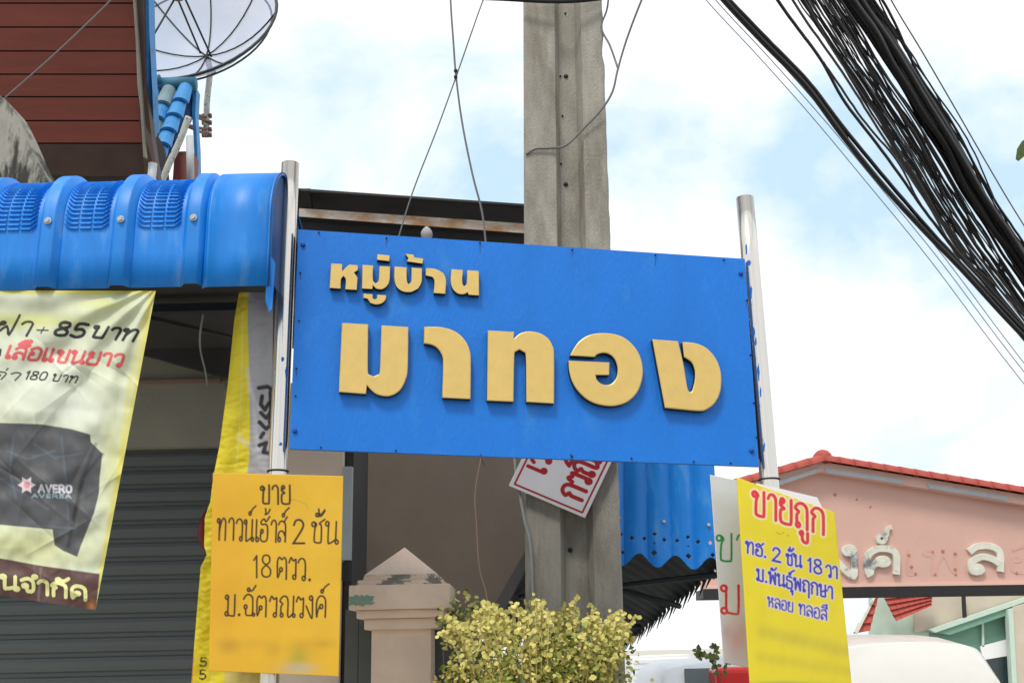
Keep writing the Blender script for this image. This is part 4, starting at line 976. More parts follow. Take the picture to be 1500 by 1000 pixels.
nxs = int((x1 - x0) / stp) + 1
rowsy = list(np.arange(y0, 770, 6.0)) + list(np.arange(770, 836, 1.0))
def cpos(x, y):
    ph = (x - 946.5) / 33.0 * 2 * math.pi
    w = abs(math.sin(ph / 2)) ** .7           # rounded rolls with tight valleys
    q = P(x + (y - 680) * .055 * (x - 905) / 140, y, YC); q.y = YC - .022 * w; return q
V = [cpos(x0 + i * stp, y) for y in rowsy for i in range(nxs)]
Fc = []
for j in range(len(rowsy) - 1):
    for i in range(nxs - 1):
        xm = x0 + (i + .5) * stp; ym = (rowsy[j] + rowsy[j + 1]) / 2
        if ym > scallop(xm): continue
        if rowsy[j] >= 770 and any(abs(xm - hx + (ym - 680) * .055 * (xm - 905) / 140) + abs(ym - hy) < hr * 1.25 for hx, hy, hr in holes): continue
        Fc.append([j * nxs + i, j * nxs + i + 1, (j + 1) * nxs + i + 1, (j + 1) * nxs + i])
used = sorted({i for f in Fc for i in f}); mp_ = {k: i for i, k in enumerate(used)}
o = obj('corrugated_sheet', [V[k] for k in used], [[mp_[i] for i in f] for f in Fc], M['awning'], CN, True)
mod = o.modifiers.new('thickness', 'SOLIDIFY'); mod.thickness = .002; mod.offset = 1
for hx, hy in [q3(213, 304), q3(405, 318), q3(22, 296)]:
    c = P(hx, hy, YC - .025); mb = MB(); mb.tube([c, c + Vector((0, -.01, 0))], .008, 8); mb.build('screw', M['crust'], CN)
# curved dark underside going back, with ribs
def under(s, t):   # s 0..1 from left to right edge, t 0..1 going back
    L0, L1 = P(790, 800, YC + .03), P(690, 990, 9.0)
    R0, R1 = P(1058, 822, YC + .03), P(905, 950, 9.0)
    l = L0.lerp(L1, t); r = R0.lerp(R1, t); p = l.lerp(r, s); p.z += .28 * math.sin(math.pi * min(1, s * .9 + .1)) * (1 - .2 * t); return p
V = []; Fc = []; nu_, nv_ = 16, 91
for j in range(nv_):
    for i in range(nu_):
        p = under(i / (nu_ - 1), j / (nv_ - 1)); p.z += .02 * math.sin(j * math.pi / 2 * 1.0) ; V.append(p)
Fc = [[j * nu_ + i, j * nu_ + i + 1, (j + 1) * nu_ + i + 1, (j + 1) * nu_ + i] for j in range(nv_ - 1) for i in range(nu_ - 1)]
o = obj('curved_underside', V, Fc, MATS['dark grey beam'], CN, True)
mod = o.modifiers.new('thickness', 'SOLIDIFY'); mod.thickness = .004
for (s0, t0, s1, t1) in [(0, .12, 1, .30), (0.1, .4, 1, .02), (0, .5, .95, .6)]:
    a, b = under(s0, t0), under(s1, t1); a.z -= .05; b.z -= .05; mb = MB(); mb.tube([a, b], .016, 6); mb.build('brace', M['black_steel'], CN)
# saw-tooth fringe along the far right edge
mb = MB(); nt_ = 26
for k in range(nt_):
    t0 = (k / nt_) ** .9; t1 = ((k + .62) / nt_) ** .9
    a = under(1, t0); b = under(1, t1); d_ = Vector((-.02, .09, -.07 - .012 * (k % 3)))
    mb.slab([a + Vector((0, 0, .06)), b + Vector((0, 0, .06)), b + Vector((0, 0, -.02)), a.lerp(b, .5) + d_, a + Vector((0, 0, -.02))], (.004, 0, 0))
mb.build('fringe', M['dark_iron'], CN)

# ------------------------------------------------------------------ pink gate arch
YG = 11.0
GA = thing('gate_arch', 'pink gabled village gate beam with red tiled top and white letters at the right', 'gate arch', (P(1300, 860, YG).x, YG + .25, 0))
GP = Plane((0, YG, 0), (0, -1, 0))
def gx(px): return px
topL = lambda x: 690 + (1205 - x) * .235 if x < 1205 else 681 + (x - 1205) * .168
wall = [(1035, 735), (1205, 690), (1700, 772), (1700, 853), (1035, 862)]
mb = MB(); mb.slab([GP(*q) for q in wall], (0, .4, 0)); mb.build('wall', M['pink'], GA)
mb = MB(); mb.slab([GP(1030, 862.2, .03), GP(1700, 853.2, .03), GP(1700, 866, .03), GP(1030, 876, .03)], (0, .46, 0)); mb.build('dark_beam', M['dark_iron'], GA)
mb = MB(); mb.slab([GP(1035, 857, .02), GP(1700, 848, .02), GP(1700, 853, .02), GP(1035, 862, .02)], (0, .02, 0)); mb.build('lower_trim', M['pink_light'], GA)
mb = MB(); mb.slab([GP(1205, 676, .12), GP(1700, 757, .12), GP(1700, 772, .12), GP(1205, 690, .12)], (0, .6, 0)); mb.build('fascia', M['pink_light'], GA)
mb = MB(); mb.slab([GP(1205, 676, .12), GP(1035, 725, .12), GP(1035, 737, .12), GP(1205, 690, .12)], (0, .6, 0)); mb.build('fascia', M['pink_light'], GA)
for a, b in [((1208, 684.5), (1323, 702)), ((1359, 707.5), (1478, 727)), ((1130, 707), (1200, 685))]:
    mb = MB(); mb.slab([GP(a[0], a[1], .135), GP(b[0], b[1], .135), GP(b[0] - 2, b[1] + 6, .135), GP(a[0] + 2, a[1] + 7, .135)], (0, .02, 0)); mb.build('trim_strip', M['trim_grey'], GA)
# ridge tiles along both slopes
def ridge(xa_, ya, xb_, yb, n_):
    a, b = GP(xa_, ya, 0.1), GP(xb_, yb, 0.1); d_ = (b - a) / n_
    m_ = MB(); L = d_ * 1.12; u_ = d_.normalized(); up_ = Vector((0, 0, 1)); 
    V = []; 
    for k_, sc_ in ((0, 1.0), (1, .93)):
        for j in range(9):
            q = math.pi * j / 8; V.append(a + L * k_ + (Vector((0, math.cos(q), 0)) * .12 + up_ * math.sin(q) * .085) * sc_)
    Fc = [[j, j + 1, 9 + j + 1, 9 + j] for j in range(8)] + [list(range(9)), list(range(9, 18))]
    o = obj('ridge_tile', V, Fc, M['red_tile'], GA, True)
    for k_ in range(1, n_): dup(o, GA, d_ * k_)
ridge(1205, 677, 1700, 757, 22); ridge(1205, 677, 1035, 725, 8)
for k_ in range(2):
    y_off = .34 + k_ * .24
a, b = GP(1205, 676, .1), GP(1700, 756, .1)
c = GP(1205, 672, .02); mb = MB(); mb.tube([c + Vector((0, -.15 + .06 * i, 0)) for i in range(6)], [.03, .075, .095, .095, .075, .03], 12); mb.build('apex_finial', M['red_tile'], GA, True)
# raised white letters
SWN = [0]
def sweep_letter(ch, a, b, h, w, name, m, depth, off=.0):
    for q in layout(ch, a, b, h):
        pts = [GP(x, y, off) for x, y in q]; mb = MB(); n_ = len(pts); k = w * YG / F / 2 * 1.03
        closed = (pts[0] - pts[-1]).length < 1e-4
        for i, p in enumerate(pts):
            if closed: t = pts[(i + 1) % (n_ - 1)] - pts[(i - 1) % (n_ - 1)]
            else: t = pts[min(i + 1, n_ - 1)] - pts[max(i - 1, 0)]
            t.y = 0; t.normalize(); s_ = Vector((t.z, 0, -t.x)) * k; dn = Vector((0, -depth * (1 + .012 * i + .07 * SWN[0]), 0))
            mb.V += [p + s_, p + s_ + dn * .9, p + s_ * .86 + dn, p - s_ * .86 + dn, p - s_ + dn * .9, p - s_]
        SWN[0] = (SWN[0] + 1) % 5
        for i in range(n_ - 1):
            for j in range(5): mb.F.append([i * 6 + j, i * 6 + j + 1, i * 6 + 7 + j, i * 6 + 6 + j]); mb.M.append(0)
        if not closed:
            mb.F += [[0, 1, 2, 3, 4, 5], [(n_ - 1) * 6 + j for j in range(6)]]; mb.M += [0, 0]
        mb.build(name, M[m], GA)
sweep_letter('ง', (1222, 842), (1262, 841), 40, 9.5, 'white_letter', 'white_letter', .032)
sweep_letter('ค', (1262, 842), (1322, 841), 38, 9.5, 'white_letter', 'white_letter', .032)
sweep_letter('@', (1290, 789), (1291, 789), 1, 6, 'white_letter', 'white_letter', .032)
sweep_letter('ล', (1414, 838), (1474, 837), 38, 9.5, 'white_letter', 'white_letter', .032)
sweep_letter('เ', (1324, 841), (1345, 841), 36, 5, 'letter_trace', 'ghost', .0025)
sweep_letter('พ', (1352, 841), (1412, 840), 36, 5, 'letter_trace', 'ghost', .0025)
sweep_letter('อ', (1476, 838), (1530, 837), 38, 5, 'letter_trace', 'ghost', .0025)
for x, y, r_ in [(1331, 813, 2.3), (1335, 830, 2.3), (1341, 840, 2), (1381, 807, 2.4), (1399, 811, 2.6), (1366, 808, 1.8), (1399, 834, 2.6), (1400, 841, 1.6), (1370, 841, 1.8), (1489, 839, 2), (1223, 724, 2.4), (1255, 731, 1.6), (1275, 742, 1.6)]:
    c = GP(x, y, .0); mb = MB(); mb.tube([c, c + Vector((0, -.006, 0))], r_ * YG / F, 9); mb.build('rust_spot', M['rust'], GA)
# the two gate posts carrying the beam, outside the view or behind other things
MB().box((GP(1690, 860).x, YG - .05, 0), (GP(1690, 860).x + .7, YG + .45, GP(1690, 772).z)).build('gate_post', M['pink'], GA)
MB().box((GP(1118, 860).x, YG + .02, 0), (GP(1118, 860).x + .45, YG + .38, GP(1118, 877).z - .004)).build('gate_post', M['white_wall'], GA)

# ------------------------------------------------------------------ far houses
YH = 26.0
FH = thing('mint_house', 'mint green house with red tiled gable roofs seen under the pink gate', 'house', (P(1400, 930, YH).x, YH + 3, 0))
HP = Plane((0, YH, 0), (0, -1, 0))
def hp(pts, name, m, off=0, th=.2): 
    mb = MB(); mb.slab([HP(x, y, off) for x, y in pts], (0, th, 0)); return mb.build(name, M[m], FH)
hp([(1276, 872), (1285, 840), (1350, 840), (1368, 930), (1368, 1010), (1276, 1010)], 'wall', 'mint')
hp([(1340, 850), (1540, 842), (1540, 861), (1362, 921), (1340, 926)], 'upper_wall', 'tan', .1)
hp([(1362, 921.5), (1540, 861.5), (1540, 868), (1370, 926)], 'fascia', 'mint', .35, .2)
hp([(1370, 926), (1540, 868), (1540, 878), (1392, 929)], 'soffit', 'green_soffit', .3, .25)
hp([(1362, 921), (1520, 868), (1520, 1020), (1362, 1020)], 'lower_wall', 'green_soffit', .02, .05)
hp([(1484, 888), (1560, 866), (1560, 1020), (1490, 1020)], 'right_wall', 'tan', .4)
hp([(1477, 892), (1484, 890), (1491, 1020), (1484, 1020)], 'corner_trim', 'mint', .45)
hp([(1436, 946), (1474, 936), (1476, 960), (1440, 966)], 'window', 'white_wall', .12, .05)
hp([(1444, 966), (1482, 960), (1486, 1010), (1450, 1010)], 'window', 'glass', .12, .05)
hp([(1438, 898), (1441, 897), (1442, 946), (1439, 947)], 'wall_joint', 'mint', .12, .05)
mb = MB(); mb.tube([HP(1411, 866, .3), HP(1413, 904, .3)], .05, 8); mb.build('downpipe', M['dark_iron'], FH)
# red roofs with visible tile courses
def tiled(quad, nr, nc, name='roof_tile'):
    a, b, c, d = [HP(*q, .5) for q in quad]
    for i in range(nr):
        for j in range(nc):
            def L(u, v): return (a.lerp(b, u)).lerp(d.lerp(c, u), v)
            p = [L(j / nc, i / nr), L((j + .96) / nc, i / nr), L((j + .96) / nc, (i + 1.1) / nr), L(j / nc, (i + 1.1) / nr)]
            p[2] += Vector((0, -.07, 0)); p[3] += Vector((0, -.07, 0))
            mb = MB(); mb.slab(p, (0, .05, 0)); mb.build(name, M['red_tile'], FH)
tiled([(1292, 868), (1366, 864), (1364, 886), (1312, 908)], 5, 7)
tiled([(1284, 868), (1286, 875), (1274, 922), (1250, 926)], 4, 2)
hp([(1252, 925), (1283, 868), (1286, 868), (1256, 928)], 'barge_board', 'white_letter', .6, .05)
# white building further left, faint boards
WB = thing('white_house', 'far white boarded house beneath the canopy fringe', 'house', (P(980, 990, 30).x, 31, 0))
WP = Plane((0, 30, 0), (0, -1, 0))
mb = MB(); mb.slab([WP(925, 962), WP(1012, 958), WP(1012, 1000), (WP(1012, 1000).x, 30, 0), (WP(925, 1000).x, 30, 0)], (0, 3, 0)); mb.build('wall', M['white_wall'], WB)
for k in range(5):
    mb = MB(); mb.slab([WP(928, 966 + k * 8, .03), WP(1008, 963 + k * 8, .03), WP(1008, 968.5 + k * 8, .03), WP(928, 971.5 + k * 8, .03)], (0, .03, 0)); mb.build('board', M['white_wall'], WB)

# ------------------------------------------------------------------ vehicles
def vehicle(name, label, cat, cxy, L, Wd, prof_, m, rows_=(.55, .9), yaw=0):
    """body swept from a side profile (y along the length, z up), narrowing towards the roof"""
    root = thing(name, label, cat, (cxy[0], cxy[1], 0))
    V = []; zmax = max(z for y, z in prof_); nn = len(prof_); zb = prof_[0][1]
    secs = [(-1.0, .0), (-.97, .45), (-.9, .8), (-.72, .94), (-.4, 1), (0, 1), (.4, 1), (.72, .94), (.9, .8), (.97, .45), (1.0, 0)]
    for fx, fz in secs:
        for y, z in prof_:
            t = max(0, (z - 1.0) / (zmax - 1.0))
            w = Wd / 2 * (1 - .1 * t)
            zz_ = z - (1 - fz) * .14 * t * (1 if abs(fx) > .3 else .0) - (fx * fx) * .03 * t
            V.append((cxy[0] + fx * w, cxy[1] + y, zz_))
    Fc = [[i * nn + j, i * nn + (j + 1) % nn, (i + 1) * nn + (j + 1) % nn, (i + 1) * nn + j] for i in range(len(secs) - 1) for j in range(nn)]
    Fc += [[j for j in range(nn)], [(len(secs) - 1) * nn + j for j in range(nn)]]
    body = obj('body', V, Fc, M[m], root, True)
    mod = body.modifiers.new('soft', 'BEVEL'); mod.width = .05; mod.segments = 3; mod.limit_method = 'ANGLE'; mod.angle_limit = R(35)
    for sx in (-1, 1):
        for fy in (.2, .8):
            y = cxy[1] - L / 2 + L * fy; x = cxy[0] + sx * (Wd / 2 - .1)
            mb = MB(); mb.tube([(x - .1, y, .33), (x + .1, y, .33)], .33, 20); w_ = mb.build('wheel', M['rubber'], root, True)
            mb = MB(); mb.tube([(x + sx * .1, y, .33), (x + sx * .12, y, .33)], .2, 16); mb.build('rim', M['silver_paint'], w_, True)
    return root
# white van, roof line at px 1240-1480, top at y 925
YV = 7.0
zr = P(1330, 925, YV).z
vx0, vx1 = P(1222, 960, YV).x, P(1484, 960, YV).x
vL = 4.8
pf_ = [(-vL / 2, .35), (-vL / 2, 1.05), (-vL / 2 + .12, zr - .25), (-vL / 2 + .3, zr - .06), (-vL / 2 + .7, zr - .01), (0, zr + .02), (vL / 2 - 1.3, zr - .04), (vL / 2 - .5, 1.15), (vL / 2, 1.0), (vL / 2, .35)]
V1 = vehicle('white_van', 'white van with a rounded roof at the lower right below the pink gate', 'van', ((vx0 + vx1) / 2, YV + vL / 2), vL, vx1 - vx0, pf_, 'white_paint')
zc = (vx0 + vx1) / 2
mb = MB(); mb.slab([(zc - .45, YV - .012, 1.05), (zc + .45, YV - .012, 1.05), (zc + .42, YV + .05, zr - .40), (zc - .42, YV + .05, zr - .40)], (0, .02, 0)); mb.build('rear_window', M['glass'], V1)
for s_ in (-1, 1): MB().box((zc + s_ * .48 - .05, YV - .015, .75), (zc + s_ * .48 + .05, YV + .02, 1.1)).build('tail_light', M['red_lamp'], V1)
# silver car further left
YS = 8.0
zr2 = P(1040, 962, YS).z
vx0, vx1 = P(985, 990, YS).x, P(1235, 990, YS).x
V2 = vehicle('silver_car', 'silver car with a red light half hidden behind the white poster', 'car', ((vx0 + vx1) / 2 + .1, YS + 2), 4.0, 1.6, [(-2, .3), (-2, .9), (-1.85, 1.15), (-1.5, zr2 - .03), (-.9, zr2), (.2, zr2 - .02), (.9, 1.05), (2, .85), (2, .3)], 'silver_paint')
zc = (vx0 + vx1) / 2 + .1
mb = MB(); mb.slab([(zc - .6, YS + .1, 1.1), (zc + .6, YS + .1, 1.1), (zc + .55, YS + .42, zr2 - .08), (zc - .55, YS + .42, zr2 - .08)], (0, .02, -.01)); mb.build('rear_window', M['glass'], V2)
rl0, rl1 = P(1048, 977, YS - .05), P(1108, 1010, YS - .05)
mb = MB(); mb.box((rl0.x, YS - .05, rl1.z), (rl1.x, YS + .3, rl0.z)); o = mb.build('tail_light', M['red_lamp'], V2); bv = o.modifiers.new('r', 'BEVEL'); bv.width = .04; bv.segments = 3

# ------------------------------------------------------------------ shrub and small plant
def leaf_cloud(name, parent, centre, rx, ry, rz, n, size, mats_, seed, lumps=14, shell=.55):
    rnd = random.Random(seed); V = []; Fc = []; Mi = []
    L_ = []
    for k in range(lumps):
        a = rnd.uniform(0, 2 * math.pi); b = rnd.uniform(-.5, 1); r_ = rnd.uniform(.35, .85)
        L_.append((Vector((math.cos(a) * r_ * rx, math.sin(a) * r_ * ry, b * r_ * rz)), rnd.uniform(.22, .42)))
    for k in range(n):
        c0, s_ = rnd.choice(L_)
        d_ = Vector((rnd.gauss(0, 1), rnd.gauss(0, 1), rnd.gauss(0, 1))).normalized() * (rnd.uniform(0, 1) ** .4) * s_
        p = centre + c0 + Vector((d_.x * rx, d_.y * ry, d_.z * rz))
        a = Vector((rnd.gauss(0, 1), rnd.gauss(0, 1), rnd.gauss(0, .7))).normalized(); nn_ = Vector((rnd.gauss(0, .6), rnd.gauss(-.4, .6), rnd.gauss(.7, .5))).normalized()
        s2 = a.cross(nn_)
        if s2.length < .1: continue
        s2.normalize(); z = size * rnd.uniform(.6, 1.35); w = z * rnd.uniform(.32, .45); fold = nn_ * z * .12
        b0 = len(V)
        V += [p, p + a * z * .35 + s2 * w + fold, p + a * z * .75 + s2 * w * .8 + fold, p + a * z, p + a * z * .75 - s2 * w * .8 + fold, p + a * z * .35 - s2 * w + fold]
        Fc += [(b0, b0 + 1, b0 + 2, b0 + 3), (b0, b0 + 3, b0 + 4, b0 + 5)]
        mi = rnd.choices(range(len(mats_)), [5, 3, 1][:len(mats_)])[0]; Mi += [mi, mi]
    me = bpy.data.meshes.new(name); at = wloc(parent); me.from_pydata([tuple(v - at) for v in V], [], Fc)
    for m_ in mats_: me.materials.append(M[m_])
    me.polygons.foreach_set('material_index', Mi); me.update()
    o = bpy.data.objects.new(name, me); COL.objects.link(o); o.parent = parent; o['kind'] = 'stuff'; return o, L_
YB_ = 4.2
cb = P(790, 1010, YB_)
SH = thing('golden_shrub', 'yellow green leafy shrub with loose sprigs at the bottom centre', 'shrub', (cb.x, YB_, 0))
o, L_ = leaf_cloud('foliage', SH, cb + Vector((0, 0, -.06)), .39, .3, .37, 9500, .0205, ['leaf_y', 'leaf_g', 'leaf_d'], 21, 34)
rnd = random.Random(4)
mb = MB(); tips = []
for k in range(80):
    x = rnd.uniform(645, 940); yb = 940 + rnd.uniform(-10, 60); yt = 882 + abs(x - 790) ** 1.7 * .006 + rnd.uniform(-8, 26)
    Yd = YB_ + rnd.uniform(-.25, .2); xb2 = 790 + (x - 790) * .7
    q = spline([P(xb2, yb + 40, Yd), P((x + xb2) / 2, (yb + yt) / 2 - 5, Yd), P(x, yt, Yd)], 4); mb.tube(q, [.003] * (len(q) - 1) + [.001], 4); tips.append((q, Yd))
mb.build('sprigs', M['stem'], SH)
V = []; Fc = []
for q, Yd in tips:
    for i in range(2, len(q)):
        for s_ in range(3):
            c = q[i] + Vector((rnd.gauss(0, .008), rnd.gauss(0, .008), rnd.gauss(0, .008))); a = Vector((rnd.gauss(0, 1), rnd.gauss(0, .5), rnd.gauss(.3, 1))).normalized()
            s2 = a.cross(Vector((rnd.gauss(0, .3), -1, rnd.gauss(.4, .3)))).normalized(); z = rnd.uniform(.012, .024); w = z * .42; b0 = len(V)
            V += [c, c + a * z * .35 + s2 * w, c + a * z * .75 + s2 * w * .8, c + a * z, c + a * z * .75 - s2 * w * .8, c + a * z * .35 - s2 * w]; Fc.append(tuple(range(b0, b0 + 6)))
o = obj('sprig_leaves', V, Fc, M['leaf_y'], SH); o['kind'] = 'stuff'
mb = MB(); 
for k in range(7):
    a = k * .9; mb.tube(spline([(cb.x + .02 * math.cos(a), YB_ + .02 * math.sin(a), 0), (cb.x + .06 * math.cos(a), YB_ + .06 * math.sin(a), .8), (cb.x + .2 * math.cos(a), YB_ + .2 * math.sin(a), cb.z)], 4), [.014] * 5 + [.01] * 4, 6)
mb.build('stems', M['bark'], SH, True)
# twig plant by the white poster
sp_ = thing('small_plant', 'small dark green leafy twig in front of the silver car', 'plant', (P(1040, 975, 5.2).x, 5.2, 0))
mb = MB(); a = P(1055, 1010, 5.2); tw = [[(1058, 1005), (1045, 965), (1022, 952)], [(1050, 985), (1046, 958), (1048, 946)], [(1055, 995), (1068, 965), (1072, 955)], [(1045, 965), (1035, 962), (1022, 960)]]
V = []; Fc = []
mb.tube([(a.x, 5.2, 0), a], .006, 6)
for q in tw:
    s_ = spline([P(x, y, 5.2) for x, y in q], 4); mb.tube(s_, .003, 5)
    for p in s_[2:]:
        for k in range(2):
            dd = Vector((rnd.gauss(0, 1), rnd.gauss(0, .4), rnd.gauss(0, 1))).normalized() * .03; b0 = len(V); V += leaf(p, dd, .009, Vector((0, -1, .2))); Fc.append(tuple(range(b0, b0 + 6)))
mb.build('stem', M['bark'], sp_); o = obj('leaves', V, Fc, M['leaf_d'], sp_); o['kind'] = 'stuff'

# ------------------------------------------------------------------ upper left house eave
E1 = thing('brown_eave', 'red brown boarded eave of the neighbouring house at the upper left', 'eave', P(100, 262, 6.6))
def ey_(py): return 6.0 + .7 * (py + 60) / 320
def epx(x, y): return P(x, y, ey_(y))
lines = [-95, -62, -29, 5, 40, 75, 109, 142, 177, 210]
def xr(y): return 195 + (y + 30) * .062
for a, b in zip(lines, lines[1:]):
    g = 1.1
    p = [epx(-160, a + g), epx(xr(a), a + g), epx(xr(b), b - g), epx(-160, b - g)]; p = [q for q in p]
    mb = MB(); mb.slab(p, (0, .02, .012)); o = mb.build('board', M['wood'], E1)
mb = MB(); mb.slab([epx(-160, -95) + Vector((0, .03, .02)), epx(205, -95) + Vector((0, .03, .02)), epx(212, 214) + Vector((0, .03, .02)), epx(-160, 214) + Vector((0, .03, .02))], (0, .03, .02)); mb.build('batten_layer', M['dark_iron'], E1)
mb = MB(); mb.slab([epx(-160, 211), epx(209, 211), P(213, 258, 6.75), P(-160, 258, 6.75)], (0, .06, 0)); mb.build('lower_board', M['wood_dark'], E1)  # darker brown puts the eave's shadow into this lower zone
mb = MB(); mb.slab([epx(194, -70) + Vector((0, -.03, 0)), epx(210, -70) + Vector((0, -.03, 0)), epx(215, 120) + Vector((0, -.03, 0)), P(222, 200, 6.6), P(232, 268, 6.7), P(213, 268, 6.7), epx(206, 170) + Vector((0, -.03, 0))], (0, .1, 0)); mb.build('verge_board', M['wood_dark'], E1)
mb = MB(); mb.slab([epx(193.5, -70) + Vector((0, -.05, 0)), epx(197, -70) + Vector((0, -.05, 0)), epx(205, 130) + Vector((0, -.05, 0)), P(214, 230, 6.55), P(210, 230, 6.55)], (0, .03, 0)); mb.build('verge_strip', M['lintel'], E1)
mb = MB(); mb.slab([epx(208, -70) + Vector((0, .02, 0)), epx(215, -70) + Vector((0, .02, 0)), epx(219, 52), epx(223, 130), P(225, 178, 6.6), P(220, 190, 6.6), epx(215, 120)], (0, .12, 0)); mb.build('blue_edge', M['tile_blue'], E1)
mb = MB(); mb.tube([P(224, 240, 6.62), P(222, 262, 6.62), P(226, 275, 6.62)], .03, 8); mb.build('pipe_bend', M['trim_grey'], E1, True)
MB().box((P(-160, 262, 6.9).x, 6.9, 0), (P(205, 262, 6.9).x, 7.2, P(100, 240, 6.9).z)).build('house_wall', M['wood_dark'], E1)
# stained parapet
pp = [(-60, 120), (-20, 128), (2, 141), (16, 155), (28, 178), (38, 200), (50, 228), (62, 250), (72, 272), (-60, 290)]
pp = curvy(pp, 50, 3)
mb = MB(); mb.slab([P(x, y, 4.9) for x, y in pp], (0, .18, 0)); tag(mb.build('stained_parapet', M['weathered']), 'black stained curved concrete parapet at the left edge above the awning', 'parapet')
# blue tiled roof
TR = thing('tiled_roof', 'patch of blue barrel tiled roof beside the brown eave', 'roof', P(258, 262, 7.6))
def rtile(px, py, Yt, s, m, name='roof_tile'):
    c = P(px, py, Yt); k = Yt / F
    w = 14 * k * s; l = P(px - 9 * s, py + 25 * s, Yt - .12) - c
    side = Vector((1, 0, .0)); nrm = Vector((-.1, -.75, .65)).normalized(); V = []
    for i, sc_ in ((0, .74), (1, 1.0)):
        for j in range(9):
            q = math.pi * j / 8; V.append(c + l * i * 1.12 + side * (math.cos(q) * w * sc_) + nrm * (math.sin(q) * w * .8 * sc_))
    return obj(name, V, [[j, j + 1, 9 + j + 1, 9 + j] for j in range(8)], M[m], TR, False)
for cI, (cx0, cy0) in enumerate([(274, 124), (249, 128), (226, 134), (204, 138)]):
    for r_ in range(6 if cI < 2 else 5):
        px, py = cx0 - 8.5 * r_, cy0 + 21.5 * r_
        if cI == 0 and r_ > 5: continue
        m_ = 'tile_grey' if (cI, r_) in [(1, 0), (2, 2), (1, 2), (2, 3)] else 'tile_blue'
        o = rtile(px, py, 7.9 - .07 * r_, 1.0, m_); md = o.modifiers.new('t', 'SOLIDIFY'); md.thickness = .025
mb = MB(); mb.slab([P(222, 126, 8.02), P(286, 124, 8.02), P(283, 165, 7.98), P(238, 262, 7.7), P(205, 262, 7.7)], (0, .06, .03)); mb.build('roof_deck', M['awning_dark'], TR)
mb = MB(); mb.tube([P(222, 124, 7.9), P(287, 123, 7.9)], .055, 12); mb.build('ridge', M['tile_teal'], TR, True)
mb = MB(); mb.tube([P(228, 118, 7.85), P(236, 116, 7.85)], .04, 8); mb.build('ridge_cap', M['tile_teal'], TR, True)
mb = MB(); mb.slab([P(284, 122, 7.95), P(288, 130, 7.95), P(286, 168, 7.95), P(289, 215, 7.95), P(290, 270, 7.95), P(286, 270, 7.95), P(284, 215, 7.95), P(281, 160, 7.95)], (0, .1, 0)); mb.build('verge', M['tile_blue'], TR)
MB().box((P(254, 230, 7.7).x, 7.72, 0), (P(280, 230, 7.7).x, 7.9, P(260, 222, 7.72).z)).build('end_wall', M['wood'], TR)
mb = MB(); mb.slab([P(226, 190, 7.45), P(240, 215, 7.45), P(246, 262, 7.45), P(228, 268, 7.45)], (0, .04, 0)); mb.build('shadow_board', M['dark_iron'], TR)  # dark sheet standing in for the shaded void below the tiles
mb = MB(); mb.tube([P(278, 200, 7.6), P(279, 270, 7.6)], .028, 10); mb.build('gutter_pipe', M['trim_grey'], TR, True)

# ------------------------------------------------------------------ satellite dish
YD = 8.6
DS = thing('satellite_dish', 'large mesh satellite dish with dark ribs on a rusty mast', 'satellite dish', P(302, 270, YD))
dc = P(300, 96, YD)            # hub: lower rim side seen near the mast top
# dish bowl: centre, axis
KD = (P(300, 60, YD) - CAM).length / math.hypot(F, 450)
vw = (CAM - P(300, 60, YD)).normalized(); ru = ROT @ Vector((1, 0, 0)); ru = (ru - ru.dot(vw) * vw).normalized(); uu = vw.cross(ru)
axis = (math.sin(R(58)) * (-.34 * ru + .94 * uu) + math.cos(R(58)) * vw).normalized()
e1 = axis.cross(vw).normalized(); e2 = axis.cross(e1).normalized()
rim_r = 119 * KD; depth = 57 * KD; cen = P(303, 84, YD) + axis * depth
def dishp(r_, a, o=0): return cen + e1 * (r_ * rim_r * math.cos(a)) + e2 * (r_ * rim_r * math.sin(a)) + axis * (depth * (r_ * r_ - 1) + o)
V = [dishp(0, 0)]; Fc = []
na, nr_ = 48, 6
for i in range(1, nr_ + 1):
    for j in range(na): V.append(dishp(i / nr_, 2 * math.pi * j / na))
for j in range(na): Fc.append([0, 1 + j, 1 + (j + 1) % na])
for i in range(nr_ - 1):
    for j in range(na): Fc.append([1 + i * na + j, 1 + i * na + (j + 1) % na, 1 + (i + 1) * na + (j + 1) % na, 1 + (i + 1) * na + j])
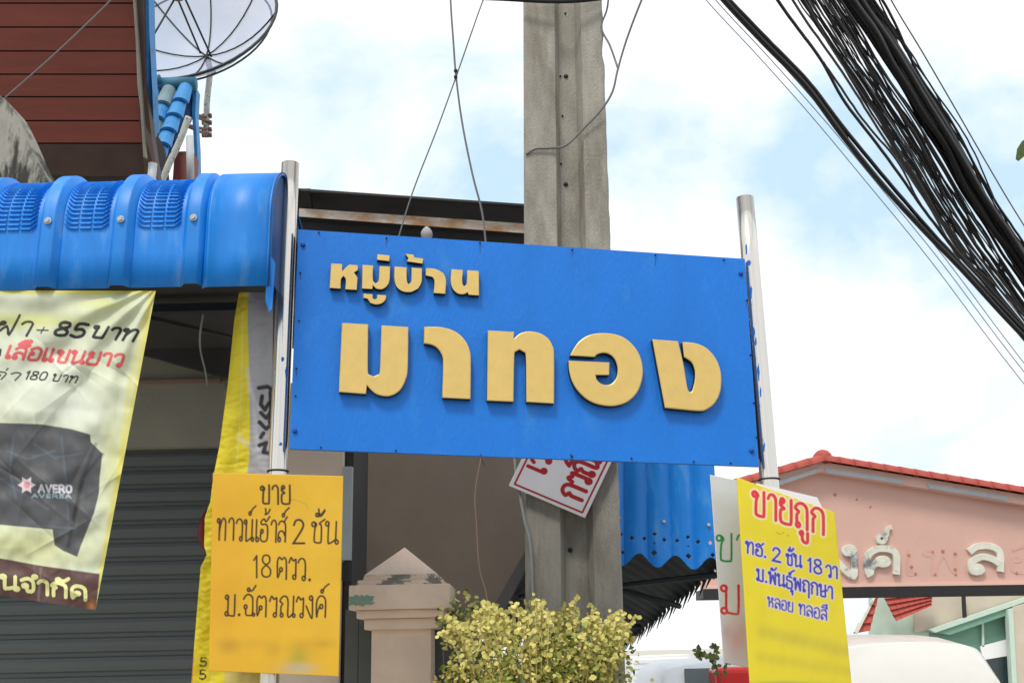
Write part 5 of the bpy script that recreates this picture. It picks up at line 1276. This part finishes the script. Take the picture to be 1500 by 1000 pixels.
mm = MATS['dish mesh']; t_ = mm.node_tree; b__ = t_.nodes['Principled BSDF']; b__.inputs['Alpha'].default_value = .55; b__.inputs['Transmission Weight'].default_value = 0
obj('mesh_bowl', V, Fc, M['mesh'], DS, True)
mb = MB(); mb.tube([dishp(1, 2 * math.pi * j / 48) for j in range(49)], .014, 6, caps=False); mb.build('rim', M['dish_frame'], DS, True)
mb = MB(); mb.tube([dishp(.9, 2 * math.pi * j / 48, -.03) for j in range(49)], .009, 6, caps=False); mb.build('hoop', M['dish_frame'], DS, True)
for k in range(8):
    a = k * math.pi / 4 + .35; mb = MB(); mb.tube([dishp(i / 8, a, .012) for i in range(9)], .007, 6); mb.build('rib', M['dish_frame'], DS, True)
fe = cen + axis * (46 * KD)
mb = MB(); mb.tube([fe - axis * .03, fe, fe + axis * .05, fe + axis * .08], [.06, .075, .075, .03], 14); mb.build('feed_horn', M['rust_metal'], DS, True)
for k in range(4):
    a = k * math.pi / 2 + .6; mb = MB(); mb.tube([fe + (e1 * math.cos(a) + e2 * math.sin(a)) * .05, dishp(.09 if k % 2 else 1, a, .02)], .009, 5); mb.build('strut', M['dish_frame'], DS, True)
hub = dishp(0, 0, -.02)
mb = MB(); mb.tube([hub, P(308, 104, YD), P(303, 150, YD), P(302, 200, YD)], .026, 10); mb.build('mast', M['crust'], DS, True)
for k, y in enumerate((168, 174, 186, 193)):
    mb = MB(); mb.tube([P(303, y + 4, YD), P(276, y - 2 - (k % 2) * 5, YD - .3)], .014, 6); mb.build('bracket', M['rust_metal'], DS, True)
for y in (170, 180, 190, 198):
    mb = MB(); c = P(303, y, YD); mb.tube([c + Vector((-.04, 0, 0)), c + Vector((.04, 0, .0))], .022, 8); mb.build('clamp', M['rust_metal'], DS, True)
mb = MB(); mb.tube([P(304, 105, YD), P(316, 106, YD)], .016, 8); mb.build('bolt', M['dish_frame'], DS, True)
mb = MB(); mb.tube(spline([P(276, 172, YD - 1.2), P(264, 205, YD - 1.2), P(250, 235, YD - 1.2), P(236, 268, YD - 1.2)], 6), .026, 8); mb.build('stay_pipe', M['crust'], DS, True)

print('objects', len(bpy.data.objects))
